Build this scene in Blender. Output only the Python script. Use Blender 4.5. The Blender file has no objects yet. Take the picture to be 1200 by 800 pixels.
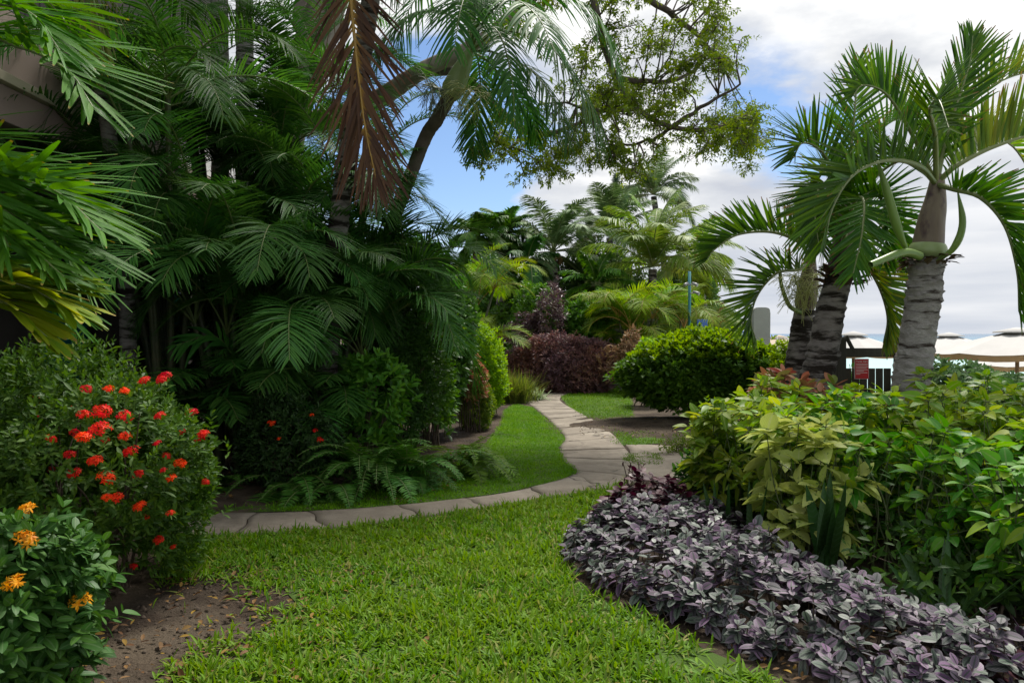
import bpy, bmesh, math, random
import numpy as np
from mathutils import Matrix, Vector
rng = np.random.default_rng(11)
random.seed(11)
R = math.radians
FP, HC, HY = 900.0, 1.6, 391.0          # focal length in 1200-px units, eye height, horizon row
sc = bpy.context.scene
COL = sc.collection
Z = np.array([0., 0., 1.])

def at(px, py, D):
    return np.array([(px-600)/FP*D, D, HC-(py-HY)/FP*D])
def gnd(px, py):
    D = FP*HC/(py-HY)
    return np.array([(px-600)/FP*D, D])
def nz(v):
    v = np.asarray(v, float)
    return v/np.maximum(np.linalg.norm(v, axis=-1, keepdims=True), 1e-9)
def uni(a, b, n=None): return rng.uniform(a, b, n)

# ------------------------------------------------------------------ mesh building
class MB:
    def __init__(s): s.v=[]; s.f=[]; s.uv=[]; s.m=[]; s.n=0
    def grids(s, V, UV=None, mat=0, wrap=False):
        V = np.asarray(V, float); N, r, c, _ = V.shape
        if UV is None:
            u = np.broadcast_to(np.linspace(0,1,c)[None,None,:], (N,r,c)); t = np.broadcast_to(np.linspace(0,1,r)[None,:,None], (N,r,c))
            UV = np.stack([u,t],-1)
        idx = s.n + np.arange(N*r*c).reshape(N,r,c)
        nx = np.roll(idx,-1,axis=2) if wrap else None
        a = idx[:,:-1,:] if wrap else idx[:,:-1,:-1]
        b = nx[:,:-1,:] if wrap else idx[:,:-1,1:]
        cc = nx[:,1:,:] if wrap else idx[:,1:,1:]
        d = idx[:,1:,:] if wrap else idx[:,1:,:-1]
        q = np.stack([a,b,cc,d],-1).reshape(-1,4)
        s.v.append(V.reshape(-1,3)); s.uv.append(np.asarray(UV,float).reshape(-1,2)); s.f.append(q)
        s.m.append(np.full(len(q), mat, np.int32)); s.n += N*r*c
    def tube(s, P, rad, k=8, mat=0, cap=False):
        P = np.asarray(P,float); n=len(P); rad=np.broadcast_to(np.asarray(rad,float),(n,))
        T = nz(np.gradient(P,axis=0)); ref = np.array([1.,0.3,0.]) if abs(T[0][2])>.8 else Z
        Nn=np.zeros((n,3)); Nn[0]=nz(ref-ref.dot(T[0])*T[0])
        for i in range(1,n): Nn[i]=nz(Nn[i-1]-Nn[i-1].dot(T[i])*T[i])
        S=np.cross(T,Nn); a=np.linspace(0,2*math.pi,k,endpoint=False)
        V=P[:,None,:]+rad[:,None,None]*(np.cos(a)[None,:,None]*S[:,None,:]+np.sin(a)[None,:,None]*Nn[:,None,:])
        if cap:
            V=np.concatenate([np.repeat(P[:1,None,:],k,1),V,np.repeat(P[-1:,None,:],k,1)],0)
        s.grids(V[None],mat=mat,wrap=True)
    def build(s, name, mats, parent=None, smooth=True):
        V=np.concatenate(s.v); Q=np.concatenate(s.f); UV=np.concatenate(s.uv); M=np.concatenate(s.m)
        me=bpy.data.meshes.new(name); me.vertices.add(len(V)); me.vertices.foreach_set('co',V.astype(np.float32).ravel())
        me.loops.add(Q.size); me.loops.foreach_set('vertex_index',Q.astype(np.int32).ravel())
        me.polygons.add(len(Q)); me.polygons.foreach_set('loop_start',np.arange(0,Q.size,4,dtype=np.int32))
        me.polygons.foreach_set('loop_total',np.full(len(Q),4,np.int32))
        me.polygons.foreach_set('material_index',M); me.polygons.foreach_set('use_smooth',np.full(len(Q),smooth,bool))
        me.update(calc_edges=True)
        ul=me.uv_layers.new(name='UVMap'); ul.data.foreach_set('uv',UV[Q.ravel()].astype(np.float32).ravel())
        for m in (mats if isinstance(mats,(list,tuple)) else [mats]): me.materials.append(m)
        me.validate()
        o=bpy.data.objects.new(name,me); COL.objects.link(o)
        if parent is not None:
            o.parent=parent; o.matrix_parent_inverse=Matrix.Translation(-parent.location)
        return o

class HB:                                # hard-surface builder: bevelled boxes, prisms and turned shapes
    def __init__(s): s.bm=bmesh.new()
    def box(s, c, size, rz=0, ry=0, bev=0.006, mat=0):
        r=bmesh.ops.create_cube(s.bm,size=1); vs=r['verts']
        bmesh.ops.scale(s.bm,vec=size,verts=vs)
        if bev:
            ed=list({e for v in vs for e in v.link_edges})
            rr=bmesh.ops.bevel(s.bm,geom=ed,offset=bev,segments=2,profile=.5,affect='EDGES')
            vs=list({v for f in rr['faces'] for v in f.verts}|{v for v in vs if v.is_valid})
        fs={f for v in vs for f in v.link_faces}
        for f in fs: f.material_index=mat
        M=Matrix.Translation(Vector(c))@Matrix.Rotation(rz,4,'Z')@Matrix.Rotation(ry,4,'Y')
        bmesh.ops.transform(s.bm,matrix=M,verts=vs)
    def tube(s,P,rad,k=12,mat=0):
        P=[Vector(p) for p in P]; rings=[]
        for i,p in enumerate(P):
            t=(P[min(i+1,len(P)-1)]-P[max(i-1,0)]).normalized(); ref=Vector((1,.2,0)) if abs(t.z)>.8 else Vector((0,0,1))
            n=(ref-ref.dot(t)*t).normalized(); b=t.cross(n); rr=rad[i] if isinstance(rad,(list,tuple,np.ndarray)) else rad
            rings.append([s.bm.verts.new(p+rr*(math.cos(2*math.pi*j/k)*n+math.sin(2*math.pi*j/k)*b)) for j in range(k)])
        for a,b in zip(rings,rings[1:]):
            for j in range(k):
                f=s.bm.faces.new((a[j],a[(j+1)%k],b[(j+1)%k],b[j])); f.smooth=True; f.material_index=mat
        for rg in (rings[0][::-1],rings[-1]):
            f=s.bm.faces.new(rg); f.material_index=mat
    def build(s,name,mats,parent=None):
        bmesh.ops.recalc_face_normals(s.bm,faces=s.bm.faces[:])
        me=bpy.data.meshes.new(name); s.bm.to_mesh(me); s.bm.free()
        for m in (mats if isinstance(mats,(list,tuple)) else [mats]): me.materials.append(m)
        o=bpy.data.objects.new(name,me); COL.objects.link(o)
        if parent is not None:
            o.parent=parent; o.matrix_parent_inverse=Matrix.Translation(-parent.location)
        return o

def tag(o,label=None,cat=None,group=None,kind=None):
    if label: o['label']=label
    if cat: o['category']=cat
    if group: o['group']=group
    if kind: o['kind']=kind
    return o
def thing(name,label,cat,loc=(0,0,0),group=None):
    o=bpy.data.objects.new(name,None); COL.objects.link(o); o.location=tuple(float(q) for q in loc); o.empty_display_size=.2
    return tag(o,label,cat,group)
def link_copy(src,parent,M):
    c=src.copy(); COL.objects.link(c); c.parent=parent
    c.matrix_parent_inverse=Matrix.Translation(-parent.location); c.matrix_basis=M
    return c

def spline(pts,n):
    P=np.asarray(pts,float)
    if len(P)==2: return P[0]+(P[1]-P[0])*np.linspace(0,1,n)[:,None]
    A=np.concatenate([[2*P[0]-P[1]],P,[2*P[-1]-P[-2]]]); out=[]
    for i in range(1,len(A)-2):
        t=np.linspace(0,1,24,endpoint=False)[:,None]
        p0,p1,p2,p3=A[i-1],A[i],A[i+1],A[i+2]
        out.append(.5*((2*p1)+(-p0+p2)*t+(2*p0-5*p1+4*p2-p3)*t**2+(-p0+3*p1-3*p2+p3)*t**3))
    C=np.concatenate(out+[P[-1:]]); d=np.concatenate([[0],np.cumsum(np.linalg.norm(np.diff(C,axis=0),axis=1))])
    s=np.linspace(0,d[-1],n); return np.stack([np.interp(s,d,C[:,k]) for k in range(3)],-1)
def pxs(pts,n): return spline([at(*p) for p in pts],n)

# ------------------------------------------------------------------ leaves
def pr_lance(t): return np.clip((t+.02)**.55*(1-t)**.8*2.0,.015,1)
def pr_ovate(t): return np.clip((t+.01)**.5*(1-t)**.62*1.95,.015,1.05)
def pr_heart(t): return np.clip((t+.03)**.33*(1-t)**.85*1.72,.015,1.05)
def pr_palm(t): return np.clip(np.minimum(.35+t*3.5,1)*(1.02-t)**.42,.05,1)
def pr_cut(t): return np.clip(np.minimum(.25+t*1.6,1)*np.where(t>.86,1-(t-.86)*5.0,1),.12,1)
def pr_oblong(t): return np.clip(np.minimum((t+.02)*5,1)**.6*np.minimum((1.0-t)*3.2,1)**.7,.03,1)
def pr_strap(t): return np.clip(np.minimum(.5+t*2,1)*np.minimum((1.0-t)*2.2,1)**.7,.02,1)

def leaf_batch(mb,P,D,Up,L,W,droop=.3,fold=.15,prof=pr_ovate,nseg=4,mat=0,cols=3,curl=0):
    P=np.asarray(P,float); N=len(P)
    if N==0: return
    D=nz(D); L=np.broadcast_to(np.asarray(L,float),(N,)); W=np.broadcast_to(np.asarray(W,float),(N,)); dr=np.broadcast_to(np.asarray(droop,float),(N,))
    S=np.cross(D,Up); bad=np.linalg.norm(S,axis=1)<1e-3; S[bad]=np.cross(D[bad],np.array([.3,1,.1])); S=nz(S); Nn=nz(np.cross(S,D))
    t=np.linspace(0,1,nseg+1)
    C=P[:,None,:]+L[:,None,None]*(t[None,:,None]*D[:,None,:]-(dr[:,None]*t[None,:]**2)[:,:,None]*Z)
    w=(W[:,None]*prof(t)[None,:]*.5)[:,:,None]
    l=C-S[:,None,:]*w+Nn[:,None,:]*w*fold; r=C+S[:,None,:]*w+Nn[:,None,:]*w*fold
    if cols==3:
        V=np.stack([l,C,r],2)
    else: V=np.stack([l,r],2)
    mb.grids(V,mat=mat)

def frame(C,up0=Z):
    T=nz(np.gradient(C,axis=0)); N=np.zeros_like(T); u=np.asarray(up0,float)
    v=u-u.dot(T[0])*T[0]
    if np.linalg.norm(v)<.05: v=np.array([1.,0,0])-T[0][0]*T[0]
    N[0]=nz(v)
    for i in range(1,len(C)): N[i]=nz(N[i-1]-N[i-1].dot(T[i])*T[i])
    return T,N,np.cross(T,N)

class FR(MB):                            # a frond: leaflets with the midrib as its sub-part
    def __init__(s): super().__init__(); s.r=MB()
    def build(s,name,mats,parent=None):
        o=super().build(name,mats[0],parent); r=s.r.build('midrib',mats[1]); r.parent=o; return o
def frond_mb(C,up0=Z,pairs=40,Lf=.5,Wf=.03,v=(10,25),sweep=(15,60),droop=.3,pet=.15,rr=.012,prof=pr_palm,nseg=4,cols=3,
             shape=lambda s: np.clip(.45+1.6*s,0,1)*np.clip((1-s)*2.2+.32,0,1),jit=6,fold=.25,tex=0,tip=.0,drop=0):
    mb=FR(); n=len(C); T,N,S=frame(C,up0); s=np.linspace(0,1,n)
    mb.r.tube(C,rr*(1-.85*s)+.0015,k=6)
    q=np.linspace(pet,.995,pairs); k0=int(pet*n)
    mb.grids(np.stack([C[k0:]-S[k0:]*.004,C[k0:],C[k0:]+S[k0:]*.004],1)[None])
    for sg in (-1,1):
        qs=np.clip(q+uni(-.3,.3,pairs)/pairs,0,1)
        if drop>0: qs=qs[rng.random(len(qs))>drop]
        def I(A): return np.stack([np.interp(qs,s,A[:,k]) for k in range(3)],-1)
        c,t,nn,ss=I(C),nz(I(T)),nz(I(N)),nz(I(S)); u=np.clip((qs-pet)/(1-pet),0,1)
        sw=np.radians(sweep[0]+(sweep[1]-sweep[0])*u**1.3+rng.normal(0,jit,len(u))); vv=np.radians(v[0]+(v[1]-v[0])*u+rng.normal(0,jit,len(u)))
        dirn=np.cos(sw)[:,None]*(np.cos(vv)[:,None]*ss*sg+np.sin(vv)[:,None]*nn)+np.sin(sw)[:,None]*t
        up=np.cos(vv)[:,None]*nn-np.sin(vv)[:,None]*ss*sg
        L=Lf*shape(u)*uni(.9,1.08,len(u)); dd=droop*uni(.6,1.4,len(u))
        leaf_batch(mb,c,dirn,up,L,Wf*uni(.85,1.1,len(u))*np.clip(.55+shape(u)*.5,0,1),droop=dd,fold=fold,prof=prof,nseg=nseg,cols=cols)
    return mb

def arc(P,az,el,bend,L,n=24,p=1.25,twist=0):
    s=np.linspace(0,1,n); th=np.radians(el)-np.radians(bend)*s**p; a=np.radians(az)+np.radians(twist)*s
    d=np.stack([np.cos(th)*np.cos(a),np.cos(th)*np.sin(a),np.sin(th)],-1)*L/(n-1)
    C=np.cumsum(d,axis=0)-d[0]; return np.asarray(P)+C
# ------------------------------------------------------------------ materials
def newmat(name):
    m=bpy.data.materials.new(name); m.use_nodes=True; nt=m.node_tree; nt.nodes.clear(); return m,nt
def nd(nt,t,**k):
    n=nt.nodes.new(t)
    for a,b in k.items(): setattr(n,a,b)
    return n
def ramp(nt,fac,stops,interp='LINEAR'):
    r=nd(nt,'ShaderNodeValToRGB'); r.color_ramp.interpolation=interp; e=r.color_ramp.elements
    while len(e)<len(stops): e.new(.5)
    for x,(p,c) in zip(e,stops): x.position=p; x.color=(c[0],c[1],c[2],1) if hasattr(c,'__len__') else (c,c,c,1)
    nt.links.new(fac,r.inputs[0]); return r.outputs[0]
def mixc(nt,f,a,b,mode='MIX'):
    m=nd(nt,'ShaderNodeMix',data_type='RGBA',blend_type=mode); L=nt.links
    for s,i in ((f,0),(a,6),(b,7)):
        if hasattr(s,'is_linked'): L.new(s,m.inputs[i])
        else: m.inputs[i].default_value=s if i==0 else (s[0],s[1],s[2],1)
    return m.outputs[2]
def mth(nt,op,a,b=0,c=0):
    m=nd(nt,'ShaderNodeMath',operation=op)
    for i,s in enumerate((a,b,c)):
        if hasattr(s,'is_linked'): nt.links.new(s,m.inputs[i])
        else: m.inputs[i].default_value=s
    return m.outputs[0]
def noise(nt,vec,scale,detail=4,rough=.55,w=None):
    n=nd(nt,'ShaderNodeTexNoise'); n.inputs['Scale'].default_value=scale; n.inputs['Detail'].default_value=detail; n.inputs['Roughness'].default_value=rough
    if vec is not None: nt.links.new(vec,n.inputs['Vector'])
    return n.outputs['Fac']
def mapping(nt,vec,scale=(1,1,1),loc=(0,0,0)):
    m=nd(nt,'ShaderNodeMapping'); m.inputs['Scale'].default_value=scale; m.inputs['Location'].default_value=loc; nt.links.new(vec,m.inputs['Vector']); return m.outputs[0]
def out(nt,sh):
    o=nd(nt,'ShaderNodeOutputMaterial'); nt.links.new(sh,o.inputs['Surface'])
def bump(nt,h,st=.3,dist=.02):
    b=nd(nt,'ShaderNodeBump'); b.inputs['Strength'].default_value=st; b.inputs['Distance'].default_value=dist; nt.links.new(h,b.inputs['Height']); return b.outputs[0]

def leafmat(name,cols,rough=.42,tr=.3,trc=None,tip=None,rib=None,vein=None,spots=None,spec=.5,patch=None,stripe=0,edge=None,base=None):
    m,nt=newmat(name); L=nt.links
    g=nd(nt,'ShaderNodeNewGeometry'); oi=nd(nt,'ShaderNodeObjectInfo')
    uv=nd(nt,'ShaderNodeUVMap',uv_map='UVMap').outputs[0]; sx=nd(nt,'ShaderNodeSeparateXYZ'); L.new(uv,sx.inputs[0]); u,v=sx.outputs[0],sx.outputs[1]
    n=len(cols); c=ramp(nt,g.outputs['Random Per Island'],[(i/max(n-1,1),q) for i,q in enumerate(cols)])
    if patch:                                           # slow drift of leaf colour over the plant
        tc=nd(nt,'ShaderNodeNewGeometry').outputs['Position']
        f=ramp(nt,noise(nt,tc,patch[1],2),[(.38,0),(.62,1)])
        c=mixc(nt,mth(nt,'MULTIPLY',f,patch[2] if len(patch)>2 else .7),c,patch[0])
    hs=nd(nt,'ShaderNodeHueSaturation'); L.new(c,hs.inputs['Color']); hs.inputs['Saturation'].default_value=1.1; L.new(mth(nt,'MULTIPLY_ADD',oi.outputs['Random'],.5,.75),hs.inputs['Value']); L.new(mth(nt,'MULTIPLY_ADD',oi.outputs['Random'],.016,.492),hs.inputs['Hue']); c=hs.outputs[0]
    au=mth(nt,'ABSOLUTE',mth(nt,'SUBTRACT',u,.5))
    if spots:
        tc=nd(nt,'ShaderNodeNewGeometry').outputs['Position']
        f=ramp(nt,noise(nt,tc,spots[1],3,.6),[(spots[2],0),(spots[2]+.05,1)]); c=mixc(nt,f,c,spots[0])
    if vein:                                            # side veins from the midrib
        k=mth(nt,'FRACT',mth(nt,'SUBTRACT',mth(nt,'MULTIPLY',v,vein[1]),mth(nt,'MULTIPLY',au,vein[2])))
        f=ramp(nt,k,[(.0,1),(.12,.6),(.26,0),(.8,0),(.93,.7),(1,1)]); c=mixc(nt,mth(nt,'MULTIPLY',f,vein[3]),c,vein[0])
    if edge:
        f=ramp(nt,au,[(.3,0),(.5,1)]); c=mixc(nt,mth(nt,'MULTIPLY',f,.8),c,edge)
    if base:
        f=ramp(nt,v,[(base[1]*.3,1),(base[1],0)]); c=mixc(nt,f,c,base[0])
    if rib:
        rw=rib[2] if len(rib)>2 else .05; f=ramp(nt,au,[(.0,1),(rw,.8),(rw+.04,0)]); c=mixc(nt,mth(nt,'MULTIPLY',f,rib[1]),c,rib[0])
    if tip:
        tc=nd(nt,'ShaderNodeNewGeometry').outputs['Position']
        f=mth(nt,'ADD',v,mth(nt,'MULTIPLY',mth(nt,'SUBTRACT',g.outputs['Random Per Island'],.7),.22))
        f=ramp(nt,f,[(tip[1],0),(min(tip[1]+.1,1),1)]); c=mixc(nt,f,c,tip[0])
    b=nd(nt,'ShaderNodeBsdfPrincipled'); L.new(c,b.inputs['Base Color']); b.inputs['Specular IOR Level'].default_value=spec*.55
    L.new(mth(nt,'MULTIPLY_ADD',g.outputs['Random Per Island'],.2,rough+.04),b.inputs['Roughness'])
    if stripe:
        b2=mth(nt,'SINE',mth(nt,'MULTIPLY',u,stripe)); L.new(bump(nt,b2,.35,.004),b.inputs['Normal'])
    sh=b.outputs[0]
    if tr>0:
        t=nd(nt,'ShaderNodeBsdfTranslucent'); hs2=nd(nt,'ShaderNodeHueSaturation'); L.new(c,hs2.inputs['Color']); hs2.inputs['Value'].default_value=1.5; hs2.inputs['Hue'].default_value=.485; hs2.inputs['Saturation'].default_value=1.1
        L.new(hs2.outputs[0],t.inputs['Color'])
        mx=nd(nt,'ShaderNodeMixShader'); mx.inputs[0].default_value=tr; L.new(sh,mx.inputs[1]); L.new(t.outputs[0],mx.inputs[2]); sh=mx.outputs[0]
    out(nt,sh); return m

def solid(name,c1,c2=None,rough=.6,scale=8,bumpst=0,bscale=40,spec=.5,metal=0,stretch=(1,1,1),detail=5,stains=None):
    m,nt=newmat(name); L=nt.links; tc=nd(nt,'ShaderNodeNewGeometry').outputs['Position']; mp=mapping(nt,tc,stretch)
    b=nd(nt,'ShaderNodeBsdfPrincipled'); b.inputs['Roughness'].default_value=rough; b.inputs['Specular IOR Level'].default_value=spec; b.inputs['Metallic'].default_value=metal
    c2=c2 or tuple(x*.75 for x in c1)
    c=ramp(nt,noise(nt,mp,scale,detail),[(.3,c1),(.7,c2)])
    if stains: c=mixc(nt,ramp(nt,noise(nt,mapping(nt,tc,stains[3]),stains[1],5,.65),[(stains[2],0),(stains[2]+.1,1)]),c,stains[0])
    L.new(c,b.inputs['Base Color'])
    if bumpst: L.new(bump(nt,noise(nt,mp,bscale,6,.65),bumpst,.02),b.inputs['Normal'])
    out(nt,b.outputs[0]); return m

M={}
rach_g=solid('frond_rachis_green',(.10,.15,.04),(.14,.17,.05),.5,6)
M['areca']=leafmat('areca_leaflet',[(.034,.10,.026),(.055,.15,.032),(.08,.185,.04)],.42,.34,rib=((.08,.14,.05),.3))
M['areca_light']=leafmat('areca_leaflet_light',[(.07,.18,.028),(.12,.25,.035),(.18,.29,.04)],.45,.4,patch=((.24,.30,.035),.6,.6))
M['fore']=leafmat('fore_palm_leaflet',[(.05,.15,.022),(.07,.20,.025),(.10,.24,.03)],.33,.33,rib=((.1,.2,.05),.4),tip=((.25,.2,.03),.97),stripe=40)
M['fore_yellow']=leafmat('fore_palm_leaflet_yellowing',[(.09,.18,.02),(.16,.23,.025),(.30,.31,.04)],.36,.35,tip=((.30,.22,.05),.93),stripe=40)
M['fore_hang']=leafmat('fore_palm_leaflet_hanging',[(.12,.17,.04),(.17,.21,.05),(.22,.23,.06)],.45,.35)
M['brown']=leafmat('dead_frond_leaflet',[(.065,.040,.032),(.095,.056,.042),(.14,.085,.055)],.7,.15,base=((.30,.18,.04),.13),rib=((.12,.07,.03),.4),spec=.3)
M['bottle']=leafmat('stout_palm_leaflet',[(.035,.10,.018),(.055,.14,.022),(.09,.175,.025)],.42,.36,tip=((.16,.09,.03),.88),rib=((.09,.16,.05),.3))
M['bottle_y']=leafmat('stout_palm_leaflet_yellowing',[(.06,.14,.025),(.1,.19,.03),(.2,.23,.04)],.4,.4,tip=((.22,.13,.04),.88))
M['coco']=leafmat('coconut_leaflet',[(.07,.13,.045),(.10,.16,.06),(.15,.20,.10)],.42,.25,spec=.6)
M['coco_y']=leafmat('coconut_leaflet_light',[(.11,.21,.04),(.16,.25,.05),(.22,.27,.07)],.42,.3,spec=.6)
M['palm_dark']=leafmat('lean_palm_leaflet',[(.028,.085,.022),(.042,.115,.026),(.06,.14,.032)],.45,.28)
M['hedge']=leafmat('hedge_leaf',[(.06,.16,.024),(.09,.21,.03),(.14,.27,.036)],.42,.32,patch=((.045,.12,.025),1.2,.45),rib=((.12,.2,.06),.4))
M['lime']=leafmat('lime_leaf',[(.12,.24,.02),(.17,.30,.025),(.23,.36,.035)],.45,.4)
M['olive']=leafmat('olive_leaf',[(.08,.15,.025),(.12,.19,.03),(.18,.22,.05)],.5,.35)
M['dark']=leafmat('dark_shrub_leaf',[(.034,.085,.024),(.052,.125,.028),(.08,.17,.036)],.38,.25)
M['mid']=leafmat('mid_green_leaf',[(.05,.13,.024),(.075,.175,.03),(.11,.22,.036)],.4,.3)
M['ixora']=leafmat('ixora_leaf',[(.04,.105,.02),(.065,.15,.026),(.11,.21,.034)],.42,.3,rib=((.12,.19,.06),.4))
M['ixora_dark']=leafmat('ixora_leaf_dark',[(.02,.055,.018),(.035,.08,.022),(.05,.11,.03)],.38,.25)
M['yixora']=leafmat('broad_ixora_leaf',[(.035,.10,.024),(.052,.135,.028),(.08,.18,.034)],.42,.25,rib=((.12,.2,.08),.6),vein=((.05,.13,.05),9,6,.4))
M['red']=leafmat('red_petal',[(.68,.045,.025),(.82,.075,.04),(.88,.14,.08)],.5,.3)
M['yellow']=leafmat('yellow_petal',[(.75,.33,.04),(.85,.45,.07),(.85,.55,.13)],.5,.3)
M['burg']=leafmat('burgundy_leaf',[(.11,.065,.07),(.15,.085,.08),(.24,.11,.085),(.25,.17,.105)],.42,.25,spec=.6,patch=((.085,.055,.08),.9,.6))
M['burg2']=leafmat('dark_burgundy_leaf',[(.065,.04,.055),(.09,.055,.065),(.12,.09,.06)],.36,.2,spec=.6)
M['copper']=leafmat('copper_leaf',[(.26,.12,.075),(.36,.20,.13),(.18,.065,.05),(.18,.17,.06),(.12,.17,.04)],.42,.3)
M['fern']=leafmat('fern_leaflet',[(.05,.14,.03),(.07,.18,.035),(.10,.21,.045)],.45,.35)
M['fern_y']=leafmat('fern_leaflet_light',[(.10,.20,.035),(.14,.25,.04),(.18,.29,.05)],.45,.38)
M['grassy']=leafmat('tuft_blade',[(.09,.14,.03),(.13,.19,.04),(.19,.21,.06)],.5,.35,tip=((.28,.17,.07),.9))
M['spider']=leafmat('spider_blade',[(.12,.2,.08),(.25,.32,.18)],.45,.3,edge=(.5,.55,.35))
M['tree']=leafmat('tree_leaf',[(.075,.13,.022),(.11,.175,.028),(.17,.225,.04)],.45,.45)
M['far']=leafmat('far_tree_leaf',[(.05,.11,.03),(.07,.14,.035),(.1,.17,.05)],.5,.25)
M['pine']=leafmat('feathery_tree_needle',[(.05,.09,.045),(.07,.11,.055)],.6,.2)
M['vari']=leafmat('bed_leaf_green',[(.045,.16,.024),(.08,.22,.03),(.14,.29,.036),(.26,.34,.05)],.36,.36,rib=((.2,.28,.1),.5),vein=((.09,.2,.05),8,7,.35))
M['vari_y']=leafmat('bed_leaf_yellow',[(.13,.28,.03),(.20,.34,.045),(.34,.40,.07),(.08,.21,.03)],.38,.4,rib=((.3,.34,.14),.5),vein=((.18,.27,.06),8,7,.4))
M['cream']=leafmat('bed_leaf_cream',[(.34,.42,.12),(.46,.50,.18),(.36,.44,.13)],.42,.35,spots=((.07,.15,.035),26,.6),rib=((.4,.44,.2),.5),vein=((.25,.33,.10),8,7,.4))
M['seagr']=leafmat('grey_green_leaf',[(.06,.12,.05),(.09,.16,.07),(.12,.19,.09)],.4,.25)
M['shield']=leafmat('silver_purple_leaf',[(.12,.175,.125),(.19,.24,.185),(.08,.13,.09),(.24,.11,.24),(.21,.25,.20),(.10,.15,.105),(.13,.05,.14),(.16,.21,.16),(.29,.17,.29),(.06,.02,.055)],.45,.12,vein=((.02,.03,.025),5,6,1.0),rib=((.02,.028,.024),1.0,.085),edge=(.14,.12,.145),spec=.9)
M['maroon']=leafmat('maroon_leaf',[(.045,.008,.018),(.07,.012,.022),(.03,.008,.014)],.38,.15,spec=.6)
M['snake']=leafmat('snake_plant_leaf',[(.02,.055,.014),(.03,.075,.018)],.34,.05,vein=((.05,.10,.05),17,1.5,.5))
M['banana']=leafmat('broad_leaf',[(.05,.15,.03),(.07,.19,.035)],.36,.35,rib=((.18,.27,.1),.7),vein=((.035,.11,.025),16,7,.4))
M['flax']=leafmat('tree_strap',[(.06,.15,.03),(.10,.2,.04)],.4,.3)
M['wilt']=leafmat('dry_leaf',[(.16,.10,.06),(.22,.15,.09),(.10,.06,.04)],.6,.2)
M['litter']=leafmat('fallen_leaf',[(.12,.06,.03),(.2,.12,.05),(.09,.05,.03),(.3,.2,.05)],.6,.1)
M['goldcroton']=leafmat('gold_croton_leaf',[(.5,.28,.03),(.6,.36,.04),(.25,.27,.04)],.4,.35)
M['grass']=leafmat('grass_blade',[(.06,.145,.014),(.085,.185,.018),(.115,.225,.022),(.155,.265,.032),(.07,.16,.028),(.31,.28,.12)],.46,.32,patch=((.14,.225,.028),.9,.6),spec=.35)
M['grass_s']=leafmat('short_grass_blade',[(.08,.175,.018),(.115,.225,.022),(.155,.275,.028)],.5,.32,patch=((.07,.17,.02),1.3,.6),spec=.3)
M['stem']=solid('shrub_stem',(.07,.05,.035),(.12,.09,.06),.8,20,.3)
M['stem_g']=solid('green_stem',(.06,.10,.03),(.09,.11,.04),.6,20)
M['cane']=solid('palm_cane',(.05,.075,.03),(.09,.085,.04),.45,5,stretch=(1,1,5))
M['rach']=rach_g
M['rach_y']=solid('frond_rachis_pale',(.20,.24,.09),(.16,.20,.07),.45,6)
M['rach_gold']=solid('frond_rachis_gold',(.42,.26,.05),(.30,.17,.04),.5,10)
M['bark']=solid('tree_bark',(.16,.13,.11),(.30,.26,.23),.9,5,.8,14,.2,stretch=(1,1,.35),stains=((.05,.04,.035),2.2,.56,(1,1,.5)))
M['barkd']=solid('dark_bark',(.07,.055,.045),(.13,.11,.095),.9,7,.7,20,.2)
M['ptrunk']=solid('palm_trunk_grey',(.38,.365,.35),(.22,.205,.195),.85,7,1.0,30,.2,stretch=(1,1,2.2),stains=((.04,.03,.024),3.4,.515,(.8,.8,5.2)))
M['ptrunkd']=solid('palm_trunk_weathered',(.15,.135,.125),(.27,.25,.235),.9,6,.9,22,.2,stretch=(1,1,2),stains=((.025,.02,.016),2.6,.46,(.8,.8,4)))
M['fiber']=solid('old_leaf_base',(.09,.06,.045),(.17,.12,.09),.9,16,.6,40,.2,stretch=(3,3,.6))
M['shaft_brown']=solid('crownshaft_brown',(.12,.085,.065),(.23,.19,.13),.5,3.5,.15,20,.4,stretch=(2,2,.5),stains=((.045,.02,.03),2.2,.55,(1.2,1.2,.7)))
M['shaft_green']=solid('crownshaft_green',(.20,.28,.10),(.26,.33,.14),.4,3,stretch=(1,1,.5))
M['spathe']=solid('flower_spathe_green',(.13,.23,.045),(.17,.27,.06),.4,4,stretch=(1,1,.4))
M['floret']=solid('palm_flower_spray',(.40,.42,.14),(.30,.34,.10),.6,9)
M['grey_fruit']=solid('fruit_spray',(.16,.20,.14),(.22,.25,.17),.6,9)
M['coconut']=solid('coconut_husk',(.16,.09,.045),(.22,.14,.06),.6,9)
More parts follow.
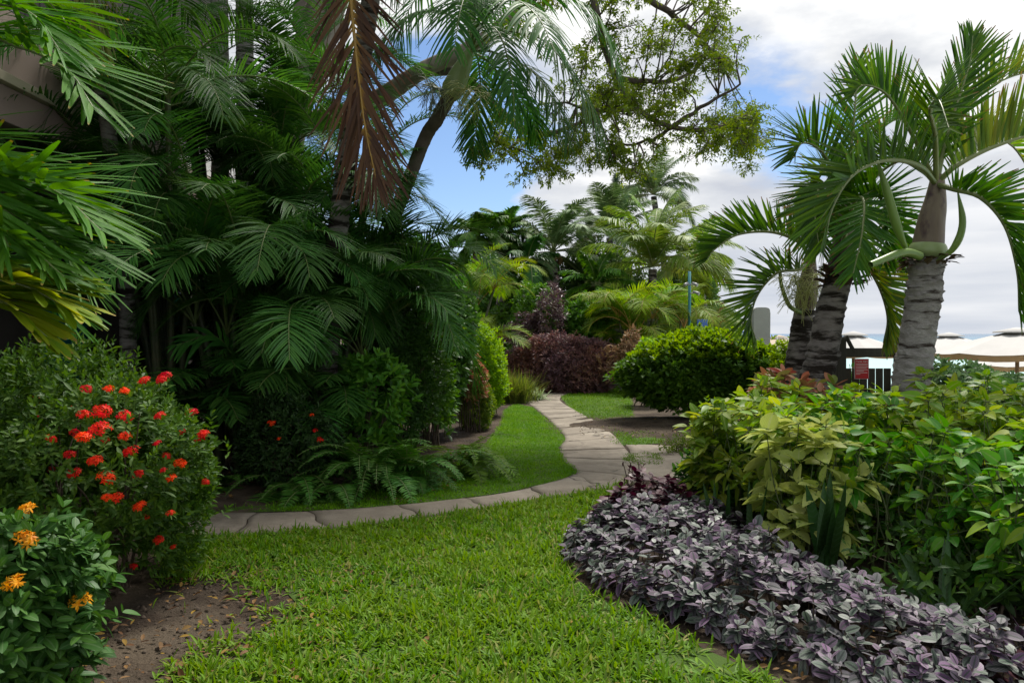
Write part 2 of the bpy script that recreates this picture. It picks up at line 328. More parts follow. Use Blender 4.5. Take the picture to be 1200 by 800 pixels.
# ------------------------------------------------------------------ setting: ground, sea, lawns, path
def soil_mat():
    m,nt=newmat('soil_and_sand'); L=nt.links; P=nd(nt,'ShaderNodeNewGeometry').outputs['Position']
    b=nd(nt,'ShaderNodeBsdfPrincipled'); b.inputs['Roughness'].default_value=.95; b.inputs['Specular IOR Level'].default_value=.2
    c=ramp(nt,noise(nt,P,2.2,6,.65),[(.3,(.026,.018,.013)),(.5,(.05,.035,.024)),(.72,(.10,.074,.05))])
    c=mixc(nt,ramp(nt,noise(nt,P,45,3),[(.62,0),(.72,1)]),c,(.11,.085,.06))
    c=mixc(nt,mth(nt,'MULTIPLY',ramp(nt,noise(nt,P,.9,4),[(.5,0),(.62,1)]),.5),c,(.15,.12,.085))
    sx=nd(nt,'ShaderNodeSeparateXYZ'); L.new(P,sx.inputs[0])
    c=mixc(nt,ramp(nt,mth(nt,'MULTIPLY_ADD',sx.outputs[2],-1.4,0),[(.3,0),(.7,1)]),c,(.52,.42,.29))
    L.new(c,b.inputs['Base Color']); h=mth(nt,'ADD',noise(nt,P,14,6,.7),mth(nt,'MULTIPLY',noise(nt,P,70,4,.6),.4)); L.new(bump(nt,h,.9,.05),b.inputs['Normal'])
    out(nt,b.outputs[0]); return m
def smooth(a,b,x):
    t=np.clip((x-a)/(b-a),0,1); return t*t*(3-2*t)
def axis(parts):
    return np.unique(np.concatenate([np.linspace(a,b,n) for a,b,n in parts]))
gx=axis([(-3000,-60,20),(-60,-8,30),(-8,8,161),(8,40,60),(40,400,30)]); gy=axis([(-60,0,20),(0,12,121),(12,40,120),(40,200,50),(200,3000,25)])
X,Y=np.meshgrid(gx,gy)
def height(X,Y):
    x0=7.6-2.2*smooth(8.2,10,Y)
    drop=smooth(0,1.3,X-x0)*.9+np.clip(X-x0-1.3,0,None)*.055
    drop=np.minimum(drop,4)
    bank=.10*np.exp(-((X-2.9)**2/2.2+(Y-13.4)**2/1.0))+.05*np.exp(-((X+3.0)**2/2.0+(Y-8.2)**2/.6))
    return -drop+bank
hz=height(X,Y)+np.where((np.abs(X)<8)&(Y>0)&(Y<40),.006*np.sin(7*X+3*np.sin(5*Y))*np.sin(6*Y+2*np.cos(4*X)),0)
mb=MB(); mb.grids(np.stack([X,Y,hz],-1)[None]); tag(mb.build('ground',soil_mat()),kind='structure')

def sea_mat():
    m,nt=newmat('sea_water'); L=nt.links; P=nd(nt,'ShaderNodeNewGeometry').outputs['Position']; sx=nd(nt,'ShaderNodeSeparateXYZ'); L.new(P,sx.inputs[0])
    b=nd(nt,'ShaderNodeBsdfPrincipled'); b.inputs['Roughness'].default_value=.25; b.inputs['IOR'].default_value=1.33
    d=mth(nt,'MULTIPLY',mth(nt,'ADD',sx.outputs[0],mth(nt,'MULTIPLY',sx.outputs[1],.35)),.001)
    d=mth(nt,'ADD',d,mth(nt,'MULTIPLY',mth(nt,'SUBTRACT',noise(nt,mapping(nt,P,(.004,.03,1)),1,3),.5),.08))
    c=ramp(nt,d,[(0,(.42,.60,.58)),(.08,(.34,.58,.58)),(.16,(.13,.40,.46)),(.3,(.03,.16,.26)),(1,(.02,.10,.2))])
    L.new(c,b.inputs['Base Color']); L.new(bump(nt,noise(nt,mapping(nt,P,(.6,.6,1)),1,4),.25,.15),b.inputs['Normal']); out(nt,b.outputs[0]); return m
mb=MB(); sx_=axis([(5,60,8),(60,1000,8),(1000,16000,6)]); sy_=axis([(-500,100,6),(100,1000,6),(1000,16000,6)]); X,Y=np.meshgrid(sx_,sy_)
mb.grids(np.stack([X,Y,np.full(X.shape,-1.3)],-1)[None]); tag(mb.build('sea',sea_mat()),kind='structure')

def poly_sheet(name,poly,z,mat,jit=.0):
    P=np.asarray(poly,float); Q=[]
    for a,b in zip(P,np.roll(P,-1,axis=0)):
        n=max(1,int(np.linalg.norm(b-a)/.12))
        for i in range(n): Q.append(a+(b-a)*i/n+rng.normal(0,jit,2))
    me=bpy.data.meshes.new(name); bm=bmesh.new(); vs=[bm.verts.new((q[0],q[1],z)) for q in Q]; f=bm.faces.new(vs); 
    if f.normal.z<0: f.normal_flip()
    bmesh.ops.triangulate(bm,faces=[f]); bm.to_mesh(me); bm.free(); me.materials.append(mat)
    o=bpy.data.objects.new(name,me); COL.objects.link(o); return tag(o,kind='structure')
def inside(P,poly):
    x,y=P[:,0],P[:,1]; c=np.zeros(len(P),bool); q=np.asarray(poly)
    for (x1,y1),(x2,y2) in zip(q,np.roll(q,-1,axis=0)):
        k=((y1>y)!=(y2>y)); c^=k&(x<(x2-x1)*(y-y1)/(y2-y1+1e-12)+x1)
    return c
def edge_dist(P,poly):
    d=np.full(len(P),9e9); q=np.asarray(poly)
    for a,b in zip(q,np.roll(q,-1,axis=0)):
        ab=b-a; t=np.clip(((P-a)@ab)/(ab@ab+1e-12),0,1); d=np.minimum(d,np.linalg.norm(P-a-t[:,None]*ab,axis=1))
    return d
G=lambda L:[gnd(*p) for p in L]
pairs=[((740,450.5),(738,454.5)),((690,453.5),(700,457)),((645,460),(668,461)),((608,467.5),(656,467)),((622,475),(663,475)),((645,494),(690,490)),((662,513),(717,509)),
 ((656,525),(730,523)),((661,540),(748,545)),((676,553),(750,562)),((660,563),(705,574.5)),((600,577),(640,585)),((520,588),(560,598)),((440,596),(470,610)),((380,599.5),(390,619)),((300,602),(300,626)),((205,603),(200,630))]
EL=spline([list(gnd(*a))+[0] for a,b in pairs],260)[:,:2]; ER=[]
# resample both edges with the same parameter so that joints run straight across
def both(pairs,n):
    A=np.array([gnd(*a) for a,b in pairs]); B=np.array([gnd(*b) for a,b in pairs])
    J=np.concatenate([A,B],1); out=[]
    E=np.concatenate([[2*J[0]-J[1]],J,[2*J[-1]-J[-2]]])
    for i in range(1,len(E)-2):
        t=np.linspace(0,1,20,endpoint=False)[:,None]; p0,p1,p2,p3=E[i-1:i+3]
        out.append(.5*((2*p1)+(-p0+p2)*t+(2*p0-5*p1+4*p2-p3)*t**2+(-p0+3*p1-3*p2+p3)*t**3))
    C=np.concatenate(out+[J[-1:]]); mid=(C[:,:2]+C[:,2:])/2; d=np.concatenate([[0],np.cumsum(np.linalg.norm(np.diff(mid,axis=0),axis=1))])
    return C,d
def slabs(mb,pairs,step,z=.02,skew=.12):
    C,d=both(pairs,0); s=0; cuts=[0]
    while cuts[-1]<d[-1]-step*.6: cuts.append(cuts[-1]+step*uni(.6,1.5))
    cuts[-1]=d[-1]
    f=lambda s:np.array([np.interp(s,d,C[:,k]) for k in range(4)])
    prev=0
    for i in range(len(cuts)-1):
        sk=rng.normal(0,skew*1.6) if i<len(cuts)-2 else 0
        nr,nc=10,12; g=.006; zz=z+rng.normal(0,.003); V=np.zeros((nr+2,nc+2,3)); tl=rng.normal(0,.003,2)
        for r in range(nr):
            for c in range(nc):
                u=c/(nc-1); w=r/(nr-1)
                s0=cuts[i]+g+prev*(u-.5)+.018*math.sin(u*9+i*3); s1=cuts[i+1]-g+sk*(u-.5)+.018*math.sin(u*9+(i+1)*3)
                e=f(s0+(s1-s0)*w); uu=min(max(u,.0),1.); p=e[:2]*(1-uu)+e[2:]*uu
                V[r+1,c+1]=(p[0],p[1],zz+tl[0]*(u-.5)+tl[1]*(w-.5)-(.006 if r in(0,nr-1) or c in (0,nc-1) else 0))
        V[0]=V[1];V[-1]=V[-2];V[:,0]=V[:,1];V[:,-1]=V[:,-2]; V[0,0]=V[1,1];V[0,-1]=V[1,-2];V[-1,0]=V[-2,1];V[-1,-1]=V[-2,-2]
        V[0,:,2]=V[-1,:,2]=-.03; V[:,0,2]=V[:,-1,2]=-.03
        mb.grids(V[None]); prev=sk
def path_mat():
    m,nt=newmat('path_stone'); L=nt.links; g=nd(nt,'ShaderNodeNewGeometry'); P=g.outputs['Position']
    b=nd(nt,'ShaderNodeBsdfPrincipled'); b.inputs['Roughness'].default_value=.85; b.inputs['Specular IOR Level'].default_value=.3
    c=ramp(nt,noise(nt,P,1.6,6,.65),[(.28,(.15,.125,.095)),(.5,(.25,.215,.17)),(.72,(.35,.31,.25))])
    c=mixc(nt,mth(nt,'MULTIPLY',g.outputs['Random Per Island'],.55),c,(.17,.145,.115))
    c=mixc(nt,mth(nt,'MULTIPLY',ramp(nt,noise(nt,P,1.1,6,.72),[(.48,0),(.62,1)]),.75),c,(.11,.09,.068))
    c=mixc(nt,mth(nt,'MULTIPLY',ramp(nt,noise(nt,P,60,3),[(.55,0),(.7,1)]),.5),c,(.13,.105,.085))
    wp=nd(nt,'ShaderNodeVectorMath',operation='ADD'); nn=nd(nt,'ShaderNodeTexNoise'); nn.inputs['Scale'].default_value=2.5; L.new(P,nn.inputs['Vector']); L.new(P,wp.inputs[0]); L.new(nn.outputs['Color'],wp.inputs[1])
    v=nd(nt,'ShaderNodeTexVoronoi',feature='DISTANCE_TO_EDGE'); v.inputs['Scale'].default_value=.75; L.new(wp.outputs[0],v.inputs['Vector'])
    cr=ramp(nt,v.outputs['Distance'],[(0,1),(.012,.8),(.02,0)]); cr=mth(nt,'MULTIPLY',cr,ramp(nt,noise(nt,P,.7,2),[(.46,0),(.56,1)]))
    c=mixc(nt,cr,c,(.05,.04,.03)); L.new(c,b.inputs['Base Color'])
    h=mth(nt,'SUBTRACT',mth(nt,'ADD',noise(nt,P,9,6,.6),mth(nt,'MULTIPLY',noise(nt,P,90,3),.35)),mth(nt,'MULTIPLY',cr,.6)); L.new(bump(nt,h,.45,.02),b.inputs['Normal']); out(nt,b.outputs[0]); return m
PM=path_mat(); mb=MB(); slabs(mb,pairs,.72)
spur=[((733,521.5),(752,563)),((775,522),(792,563)),((815,527),(830,562)),((860,533),(880,562))]
C0,_=both(spur,0); slabs(mb,spur,1.0,z=.016)
tag(mb.build('path',PM),kind='structure')

L1=G([(603,473.5),(622,477),(646,496),(663,514),(654,525),(661,541),(677,553),(656,563),(600,576),(520,587),(440,595),(380,598.5),(310,600),(250,600),(300,589),(400,579),(470,565),(530,547),(572,520),(588,497),(592,481)])
L2=G([(656,464),(670,460),(692,456),(735,453.5),(740,470),(742,490),(752,503),(778,513),(776,519),(745,522),(718,522),(716,514),(721,510),(694,494),(667,478)])
L3=G([(728,538),(738,532.5),(755,531.5),(772,533),(779,539),(772,545),(750,546),(735,543)])
L4=G([(222,632),(300,628),(390,620),(470,611),(560,599),(640,586),(705,575.5),(735,567),(728,585),(690,610),(664,640),(662,665),(680,690),(750,722),(830,762),(905,800)])+[np.array([1.3,3.0]),np.array([1.35,1.0]),np.array([-1.1,1.0]),np.array([-1.2,3.2])]+G([(250,790),(315,745),(350,715),(335,688),(290,668),(235,658)])
LB=solid('lawn_turf',(.045,.085,.018),(.07,.11,.025),.95,1.5,.5,60,.1,stains=((.13,.10,.05),1.1,.6,(1,1,1)))
z=.006
for nm,pl in (('lawn',L1),('lawn',L2),('lawn',L3),('lawn',L4)): poly_sheet(nm,pl,z,LB,.012)

def grow(name,poly,dens,Lr,Wr,mat,bald=(),fade=.12,cols=3,nseg=2,lean=.9):
    q=np.asarray(poly); lo,hi=q.min(0),q.max(0); lo[1]=max(lo[1],2.6); A=(hi-lo).prod(); N=int(A*dens)
    P=uni(0,1,(N,2))*(hi-lo)+lo
    k=inside(P,poly); ed=edge_dist(P,poly); k=k|(ed<.045*rng.random(len(ed))); P=P[k]; ed=ed[k]
    # clumping and thinning
    cl=.5+.5*np.sin(P[:,0]*9+2*np.sin(P[:,1]*7.3))*np.sin(P[:,1]*8.1+2*np.cos(P[:,0]*6.1)); keep=rng.random(len(P))<(.35+.65*cl)*np.clip(.35+ed/fade,.0,1)
    for (bx,by,br,bs) in bald:
        d=np.hypot(P[:,0]-bx,P[:,1]-by)/br; keep&=rng.random(len(P))<np.clip((d-.35)*1.5,1-bs,1)
    P=P[keep]; cl=cl[keep]; N=len(P)
    az=uni(0,2*math.pi,N); el=np.radians(np.clip(rng.normal(58-18*lean,22,N),12,88))
    D=np.stack([np.cos(el)*np.cos(az),np.cos(el)*np.sin(az),np.sin(el)],-1); L=uni(*Lr,N)*(.7+.5*cl)
    mb=MB(); leaf_batch(mb,np.c_[P,np.full(N,.004)],D,Z+0*D,L,uni(*Wr,N),droop=uni(.05,.45,N),fold=.5,prof=pr_strap,nseg=nseg,cols=cols)
    o=mb.build(name,mat); return o
bp=gnd(236,722)
L4g=L4[:-6]+G([(185,800),(180,720),(196,655)])
tag(grow('lawn_grass',L4g,5600,(.055,.125),(.009,.0165),M['grass'],bald=((bp[0],bp[1],.80,.96),(bp[0]-.15,bp[1]-.45,.6,.96),(bp[0]-.2,bp[1]+.35,.5,.95),(gnd(330,700)[0],gnd(330,700)[1],.22,.8),(gnd(480,690)[0],gnd(480,690)[1],.16,.45),(gnd(560,650)[0],gnd(560,650)[1],.22,.4),(gnd(640,770)[0],gnd(640,770)[1],.16,.5),(gnd(420,770)[0],gnd(420,770)[1],.13,.45),(gnd(700,700)[0],gnd(700,700)[1],.32,.6),(gnd(830,775)[0],gnd(830,775)[1],.35,.75),(gnd(300,670)[0],gnd(300,670)[1],.25,.5)),fade=.16,nseg=3),
  'coarse green grass of the near lawn in front of the stone path','grass',kind='stuff')
tag(grow('lawn_grass',L1,6500,(.03,.055),(.005,.009),M['grass_s'],bald=((gnd(280,593)[0],gnd(280,593)[1],.5,.9),),fade=.05),'short grass on the curving strip between palms and path','grass',kind='stuff')
tag(grow('lawn_grass',L2,2600,(.035,.06),(.008,.014),M['grass_s'],bald=((gnd(770,512)[0],gnd(770,512)[1],.5,.8),),fade=.1,cols=2),'sunlit short grass between the path and the round hedge','grass',kind='stuff')
tag(grow('lawn_grass',L3,5200,(.03,.055),(.006,.01),M['grass_s'],fade=.05),'small island of grass in the stone path','grass',kind='stuff')
# litter and clods
def litter(name,n,area,mat,sz,label):
    P=np.concatenate([np.c_[uni(a[0],a[1],int(n*a[4])),uni(a[2],a[3],int(n*a[4]))] for a in area]); N=len(P); az=uni(0,6.28,N)
    mb=MB(); D=np.stack([np.cos(az),np.sin(az),rng.normal(.05,.2,N)],-1); L=uni(*sz,N)
    leaf_batch(mb,np.c_[P,np.full(N,.03)+height(P[:,0],P[:,1])],D,Z+.3*rng.normal(0,1,(N,3)),L,L*uni(.3,.6,N),droop=uni(-.1,.25,N),fold=.4,prof=pr_ovate,nseg=3)
    tag(mb.build(name,mat),label,'leaf litter',kind='stuff')
litter('leaf_litter',620,[(-2.2,-.9,3.3,5.2,.6),(1.2,3.6,3.2,5,.8),(-4,-.6,7.2,8.6,.3),(-1.2,1.2,3.2,6,.13),(1,4,11.5,13.5,.12)],M['litter'],(.02,.06),'small dry fallen leaves scattered on the bare soil')
mb=MB(); 
for i in range(1500):
    a=[(-2.3,-1.0,3.4,5.2),(-4.2,-.4,7.15,8.6),(1,4,12,13.3)][rng.integers(3)]; p=np.array([uni(a[0],a[1]),uni(a[2],a[3]),0]); p[2]=height(p[0],p[1]); r=.004+.014*rng.random()**3; mb.tube(p+np.array([[0,0,-r*.3],[0,0,r*.4],[r*.2,0,r]]),[r,r*uni(.8,1.1),r*.4],k=6,cap=True)
tag(mb.build('soil_clods',solid('soil_clod',(.05,.035,.024),(.11,.08,.055),.95,30,.5)),'crumbs of dark earth on the planting beds','soil',kind='stuff')

# ------------------------------------------------------------------ camera, sky, sun
cam=bpy.data.cameras.new('camera'); co=bpy.data.objects.new('camera',cam); COL.objects.link(co); co.location=(0,0,HC); co.rotation_euler=(R(90),0,0)
cam.lens=27; cam.sensor_width=36; cam.shift_y=-9/1200; cam.clip_end=30000; cam.clip_start=.05; sc.camera=co
SUN_EL,SUN_AZ=58,62            # degrees; azimuth counted from +X towards +Y
sd=np.array([math.cos(R(SUN_EL))*math.cos(R(SUN_AZ)),math.cos(R(SUN_EL))*math.sin(R(SUN_AZ)),math.sin(R(SUN_EL))])
sl=bpy.data.lights.new('sun','SUN'); sl.energy=3.8; sl.angle=R(14); sl.color=(1,.95,.87); so=bpy.data.objects.new('sun',sl); COL.objects.link(so)
so.rotation_euler=Vector(-sd).to_track_quat('-Z','Y').to_euler(); so.location=(6,10,20)
w=bpy.data.worlds.new('World'); sc.world=w; w.use_nodes=True; nt=w.node_tree; nt.nodes.clear(); L=nt.links
sky=nd(nt,'ShaderNodeTexSky',sky_type='NISHITA'); sky.sun_disc=False; sky.sun_elevation=R(SUN_EL); sky.sun_rotation=R(90-SUN_AZ); sky.air_density=.9; sky.dust_density=.25; sky.ozone_density=1.5
tc=nd(nt,'ShaderNodeTexCoord').outputs['Generated']; sx=nd(nt,'ShaderNodeSeparateXYZ'); L.new(tc,sx.inputs[0]); el=sx.outputs[2]
den=mth(nt,'ADD',mth(nt,'MAXIMUM',el,0),.22); cx=mth(nt,'DIVIDE',sx.outputs[0],den); cy=mth(nt,'DIVIDE',sx.outputs[1],den)
cv=nd(nt,'ShaderNodeCombineXYZ'); L.new(cx,cv.inputs[0]); L.new(cy,cv.inputs[1]); L.new(mth(nt,'MULTIPLY',el,1.6),cv.inputs[2]); cv=cv.outputs[0]
n1=noise(nt,mapping(nt,cv,(1,1,1),(3.1,1.7,.4)),1.15,9,.58); n2=noise(nt,mapping(nt,cv,(1,1,1.6),(7.3,2.2,5)),1.9,7,.55)
holes=None
for px,py,r0,r1,wt in ((895,115,.9915,.9998,.27),(545,165,.975,.9985,.30),(985,200,.998,.9999,.10),(470,190,.985,.999,.2)):
    d=nz(at(px,py,10)-np.array([0,0,HC])); vm=nd(nt,'ShaderNodeVectorMath',operation='DOT_PRODUCT'); nv=nd(nt,'ShaderNodeVectorMath',operation='NORMALIZE'); L.new(tc,nv.inputs[0]); L.new(nv.outputs[0],vm.inputs[0]); vm.inputs[1].default_value=tuple(d)
    h=mth(nt,'MULTIPLY',ramp(nt,vm.outputs['Value'],[(r0,0),(r1,1)]),wt); holes=h if holes is None else mth(nt,'ADD',holes,h)
cov=mth(nt,'SUBTRACT',mth(nt,'ADD',n1,.20),holes)
cov=ramp(nt,cov,[(.44,0),(.52,.8),(.6,1)])
lum=ramp(nt,mth(nt,'ADD',n2,mth(nt,'MULTIPLY',mth(nt,'SUBTRACT',n1,.5),.5)),[(.36,(3.9,4.1,4.6)),(.5,(5.1,5.25,5.5)),(.62,(7.3,7.3,7.25))])
band=ramp(nt,noise(nt,mapping(nt,tc,(1.2,1.2,14),(2,3,1)),2.0,5,.55),[(.35,(4.1,4.4,4.95)),(.65,(5.8,5.9,6.1))])
lum=mixc(nt,ramp(nt,el,[(.09,1),(.2,0)]),lum,band)
cov=mth(nt,'MAXIMUM',cov,mth(nt,'MULTIPLY',ramp(nt,el,[(.05,1),(.16,0)]),.9))
col=mixc(nt,cov,mixc(nt,1.0,sky.outputs[0],(.78,.84,.92),'MULTIPLY'),lum)
bg=nd(nt,'ShaderNodeBackground'); bg.inputs['Strength'].default_value=.1; L.new(col,bg.inputs['Color']); wo=nd(nt,'ShaderNodeOutputWorld'); L.new(bg.outputs[0],wo.inputs['Surface'])
sc.render.engine='CYCLES'; sc.view_settings.view_transform='Standard'; sc.view_settings.look='None'; sc.view_settings.exposure=.62; sc.view_settings.gamma=1
cy_=sc.cycles; cy_.max_bounces=6; cy_.diffuse_bounces=3; cy_.glossy_bounces=2; cy_.transmission_bounces=3; cy_.use_denoising=True; cy_.sample_clamp_indirect=5
# ------------------------------------------------------------------ shrubs
def lobes(D,k=7,amp=.12,seed=0):
    r=np.random.default_rng(seed); v=nz(r.normal(0,1,(k,3))); f=r.uniform(2.5,5.5,k); p=r.uniform(0,6.28,k)
    return 1+amp*np.sum(np.sin((D@v.T)*f+p),1)/math.sqrt(k)*1.3
def shell(c,rad,n,seed,amp=.12,ex=2.0,zmin=-.7,depth=(.72,1.0),pw=.6):
    D=nz(rng.normal(0,1,(n*3,3))); D=D[D[:,2]>zmin][:n]
    s=(np.abs(D)**ex).sum(1)**(-1/ex)                    # rounded box when ex > 2
    f=lobes(D,seed=seed,amp=amp)*(depth[0]+(depth[1]-depth[0])*rng.random(len(D))**pw)
    return np.asarray(c)+D*(s*f)[:,None]*np.asarray(rad),D
def sprigs(mb,P,A,per,sl,L,W,droop=.15,fold=.2,prof=pr_ovate,nseg=3,tilt=(25,70),cols=3,mat=0):
    """leafy shoots: leaves in pairs up a short axis, the top ones more upright"""
    n=len(P); A=nz(A); ref=nz(np.cross(A,rng.normal(0,1,(n,3)))); b=np.cross(A,ref); 
    PP=[];DD=[];UU=[];LL=[]
    for i in range(per):
        k=i//2; a=math.pi*(i%2)+k*1.6+rng.normal(0,.25,n); t=(k+.5)/max(per/2,1)
        rad=np.cos(a)[:,None]*ref+np.sin(a)[:,None]*b; ti=np.radians(tilt[1]+(tilt[0]-tilt[1])*t+rng.normal(0,10,n))
        PP.append(P+A*(sl*(t-1))[:,None] if hasattr(sl,'__len__') else P+A*sl*(t-1)); DD.append(np.sin(ti)[:,None]*rad+np.cos(ti)[:,None]*A); UU.append(A+.25*rng.normal(0,1,(n,3))); LL.append(uni(*L,n)*(1.05-.35*t))
    LL=np.concatenate(LL); leaf_batch(mb,np.concatenate(PP),np.concatenate(DD),np.concatenate(UU),LL,LL*uni(*W,len(LL)),droop=droop*uni(.3,1.7,len(LL)),fold=fold,prof=prof,nseg=nseg,mat=mat,cols=cols)
def stems_mb(base,P,n,r=.012,spread=.12,mat=0):
    mb=MB(); idx=rng.choice(len(P),n,replace=len(P)<n)
    for i in idx:
        b=np.asarray(base)+np.array([*rng.normal(0,spread,2),-.02]); e=P[i]; m=b*.45+e*.55+np.array([*rng.normal(0,.06,2),.0])-.12*(e-b)*np.array([1,1,0])
        mb.tube(spline([b,m,e],9),np.linspace(r*uni(.7,1.2),r*.25,9),k=5)
    return mb
def bush(name,label,cat,c,rad,mat,n,per=6,sl=.09,L=(.05,.08),W=(.35,.45),amp=.12,ex=2.3,zmin=-.75,group=None,stem='stem',nst=26,prof=pr_ovate,droop=.15,
         up=.6,outw=.8,rnd=.35,depth=(.62,1.0),tilt=(25,70),base=None,nseg=3,cols=3,fold=.2,rstem=.012,pw=.55,seed=None,young=None):
    c=np.asarray(c,float); base=np.array([c[0],c[1],0]) if base is None else np.asarray(base,float)
    t=thing(name,label,cat,base,group); P,D=shell(c,rad,n,seed if seed is not None else rng.integers(1e6),amp,ex,zmin,depth,pw); P=c+(P-c)*(1+(rng.random(len(P))>.88)*rng.random(len(P))*.16)[:,None]; k=P[:,2]>.03; P,D=P[k],D[k]
    mb=MB(); sprigs(mb,P,D*outw+Z*up+rng.normal(0,rnd,D.shape),per,sl,L,W,droop=droop,prof=prof,tilt=tilt,nseg=nseg,cols=cols,fold=fold)
    mb.build('foliage',mat,t)
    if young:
        q=P[:,2]>c[2]+.5*rad[2]; mb=MB(); sprigs(mb,P[q]+[0,0,.03],D[q]*.4+Z+rng.normal(0,.3,D[q].shape),6,sl*.8,L,W,droop=.1,prof=prof,tilt=(20,60),nseg=nseg,fold=.3); mb.build('sunlit_young_leaves',M[young],t)  # young leaves in a lighter colour, which also paints in the sunlit top
    stems_mb(base,P-.1*D,nst,rstem,spread=min(rad[0],rad[1])*.25).build('stems',M[stem],t)
    return t,P,D
def on_ellipsoid(px,py,c,rad,k=1.0):
    o=np.array([0,0,HC]); d=nz(at(px,py,1.)-o); r=np.asarray(rad)*k; a=((d/r)**2).sum(); q=(o-c)/r; b=2*(q*(d/r)).sum(); cc=(q**2).sum()-1
    disc=b*b-4*a*cc
    if disc<0: t=-b/(2*a)
    else: t=(-b-math.sqrt(disc))/(2*a)
    p=o+t*d
    if disc<0: p=c+(p-c)/math.sqrt((((p-c)/r)**2).sum())*.97
    return p,nz((p-c)/r**2)

# flower heads: a dome of four-petalled florets
def flower_mesh(mat,rad,n,pl,pw,name):
    mb=MB(); D=nz(rng.normal(0,1,(n*2,3))*np.array([1,1,.8])+np.array([0,0,.55])); D=D[D[:,2]>-.1][:n]; P=D*rad*uni(.6,1.12,(len(D),1))*np.array([1.1,1.0,.75]); ref=nz(np.cross(D,rng.normal(0,1,D.shape)))
    b=np.cross(D,ref)
    for j in range(4):
        a=j*math.pi/2; d=math.cos(a)*ref+math.sin(a)*b+.25*D; leaf_batch(mb,P,d,D,uni(pl*.85,pl*1.15,len(D)),pw,droop=.05,fold=.15,prof=pr_ovate,nseg=2)
    for p in P[::3]: mb.tube(np.array([[0,0,-rad*.9],p*.5,p]),.0012,k=4)
    o=mb.build(name,mat); return o
def snap(spots,P,off=.025):
    out_=[]; sx=600+P[:,0]/P[:,1]*FP; sy=HY-(P[:,2]-HC)/P[:,1]*FP
    for px,py,s in spots:
        d=np.hypot(sx-px,sy-py); k=np.where(d<13)[0]
        i=k[np.argmin(P[k,1])] if len(k) else int(np.argmin(d))
        out_.append((P[i]+[0,-off,off*.7],np.array([rng.normal(0,.4),-.5,.8]),s*uni(.6,1.1)))
    return out_
def flower_heads(t,spots,mat,rad,n,pl,pw,name='flower_head'):
    protos=[flower_mesh(mat,rad,n,pl,pw,name) for _ in range(3)]
    for i,(p,nrm,s) in enumerate(spots):
        q=Vector(nz(nrm+np.array([0,0,.5]))).to_track_quat('Z','Y'); Mx=Matrix.Translation(Vector(p))@q.to_matrix().to_4x4()@Matrix.Rotation(i*1.7,4,'Z')@Matrix.Diagonal((s,s,s*.8,1))
        link_copy(protos[i%3],t,Mx)
    for p in protos: bpy.data.objects.remove(p)

# red flowering shrub at the left of the lawn, and one behind it
c1=np.array([-2.64,4.75,.72]); r1=np.array([.80,.70,.78])
t,P,D=bush('ixora_shrub','rounded dark green shrub covered in red flower heads beside the bare soil patch','shrub',c1,r1,M['ixora'],2500,per=9,sl=.10,L=(.045,.075),W=(.34,.42),amp=.17,ex=2.2,group='red flowering shrubs',nst=30)
sp=[]
for px,py,s in ((92,528,1.1),(108,510,1.2),(150,535,1.1),(145,588,1.35),(125,597,1.0),(207,448,1.1),(185,445,.8),(245,505,1.2),(250,513,.9),(120,488,1.1),(140,490,1.0),(105,497,.8),(120,540,.9),(222,508,.9),(118,565,1.0),(210,540,.9),(195,487,.8),(248,565,.9),(100,528,1.0),(160,590,1.0),(172,590,.8),(195,632,.8),(165,666,.7),(90,510,.9),(173,437,.7),(147,452,.8),(200,606,.8),(135,515,.9),(155,560,.8),(60,540,.9),(215,640,.5),(190,560,.6),(175,520,.7),(235,480,.9),(160,515,1.0),(130,470,.8),(225,545,.8),(170,562,.9),(180,610,.8),(100,555,1.0),(75,515,.9),(110,462,.7),(205,575,.7)):
    sp.append((px,py,s))
flower_heads(t,snap(sp,P),M['red'],.042,34,.019,.009)
c2=np.array([-3.75,5.6,.70]); r2=np.array([.85,.7,.66])
t,P,D=bush('ixora_shrub','red flowering shrub at the left edge, half hidden behind the fuller one in front','shrub',c2,r2,M['ixora'],1500,per=9,sl=.10,L=(.045,.075),W=(.34,.42),amp=.12,group='red flowering shrubs',nst=20)
flower_heads(t,snap(((53,460,.9),(92,470,.8),(8,495,.8),(20,548,.9),(40,500,.6)),P),M['red'],.042,26,.022,.012)
# yellow flowering shrub in the lower left corner
c3=np.array([-2.27,3.32,.38]); r3=np.array([.48,.48,.50])
t,P,D=bush('yellow_ixora_shrub','broad leaved shrub with four pale yellow flower heads in the lower left corner','shrub',c3,r3,M['yixora'],760,seed=5,per=8,sl=.11,L=(.065,.115),W=(.42,.52),amp=.13,ex=2.2,nst=24,tilt=(35,85),droop=.2,nseg=5,fold=.12)
flower_heads(t,snap(((38,577,1.0),(32,645,1.3),(36,685,1.1),(106,722,1.2)),P,.06),M['yellow'],.036,22,.026,.010)
# small dark red-flowered shrub under the big palms
c4=at(335,535,7.95); c4[2]=.48; r4=np.array([.62,.42,.50])
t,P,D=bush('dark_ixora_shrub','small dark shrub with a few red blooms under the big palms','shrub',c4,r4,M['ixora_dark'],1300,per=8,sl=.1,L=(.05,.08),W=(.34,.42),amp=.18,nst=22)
flower_heads(t,snap(((331,492,.8),(327,509,.6),(378,491,.6),(384,511,1.0),(377,500,.7)),P),M['red'],.042,20,.022,.012)

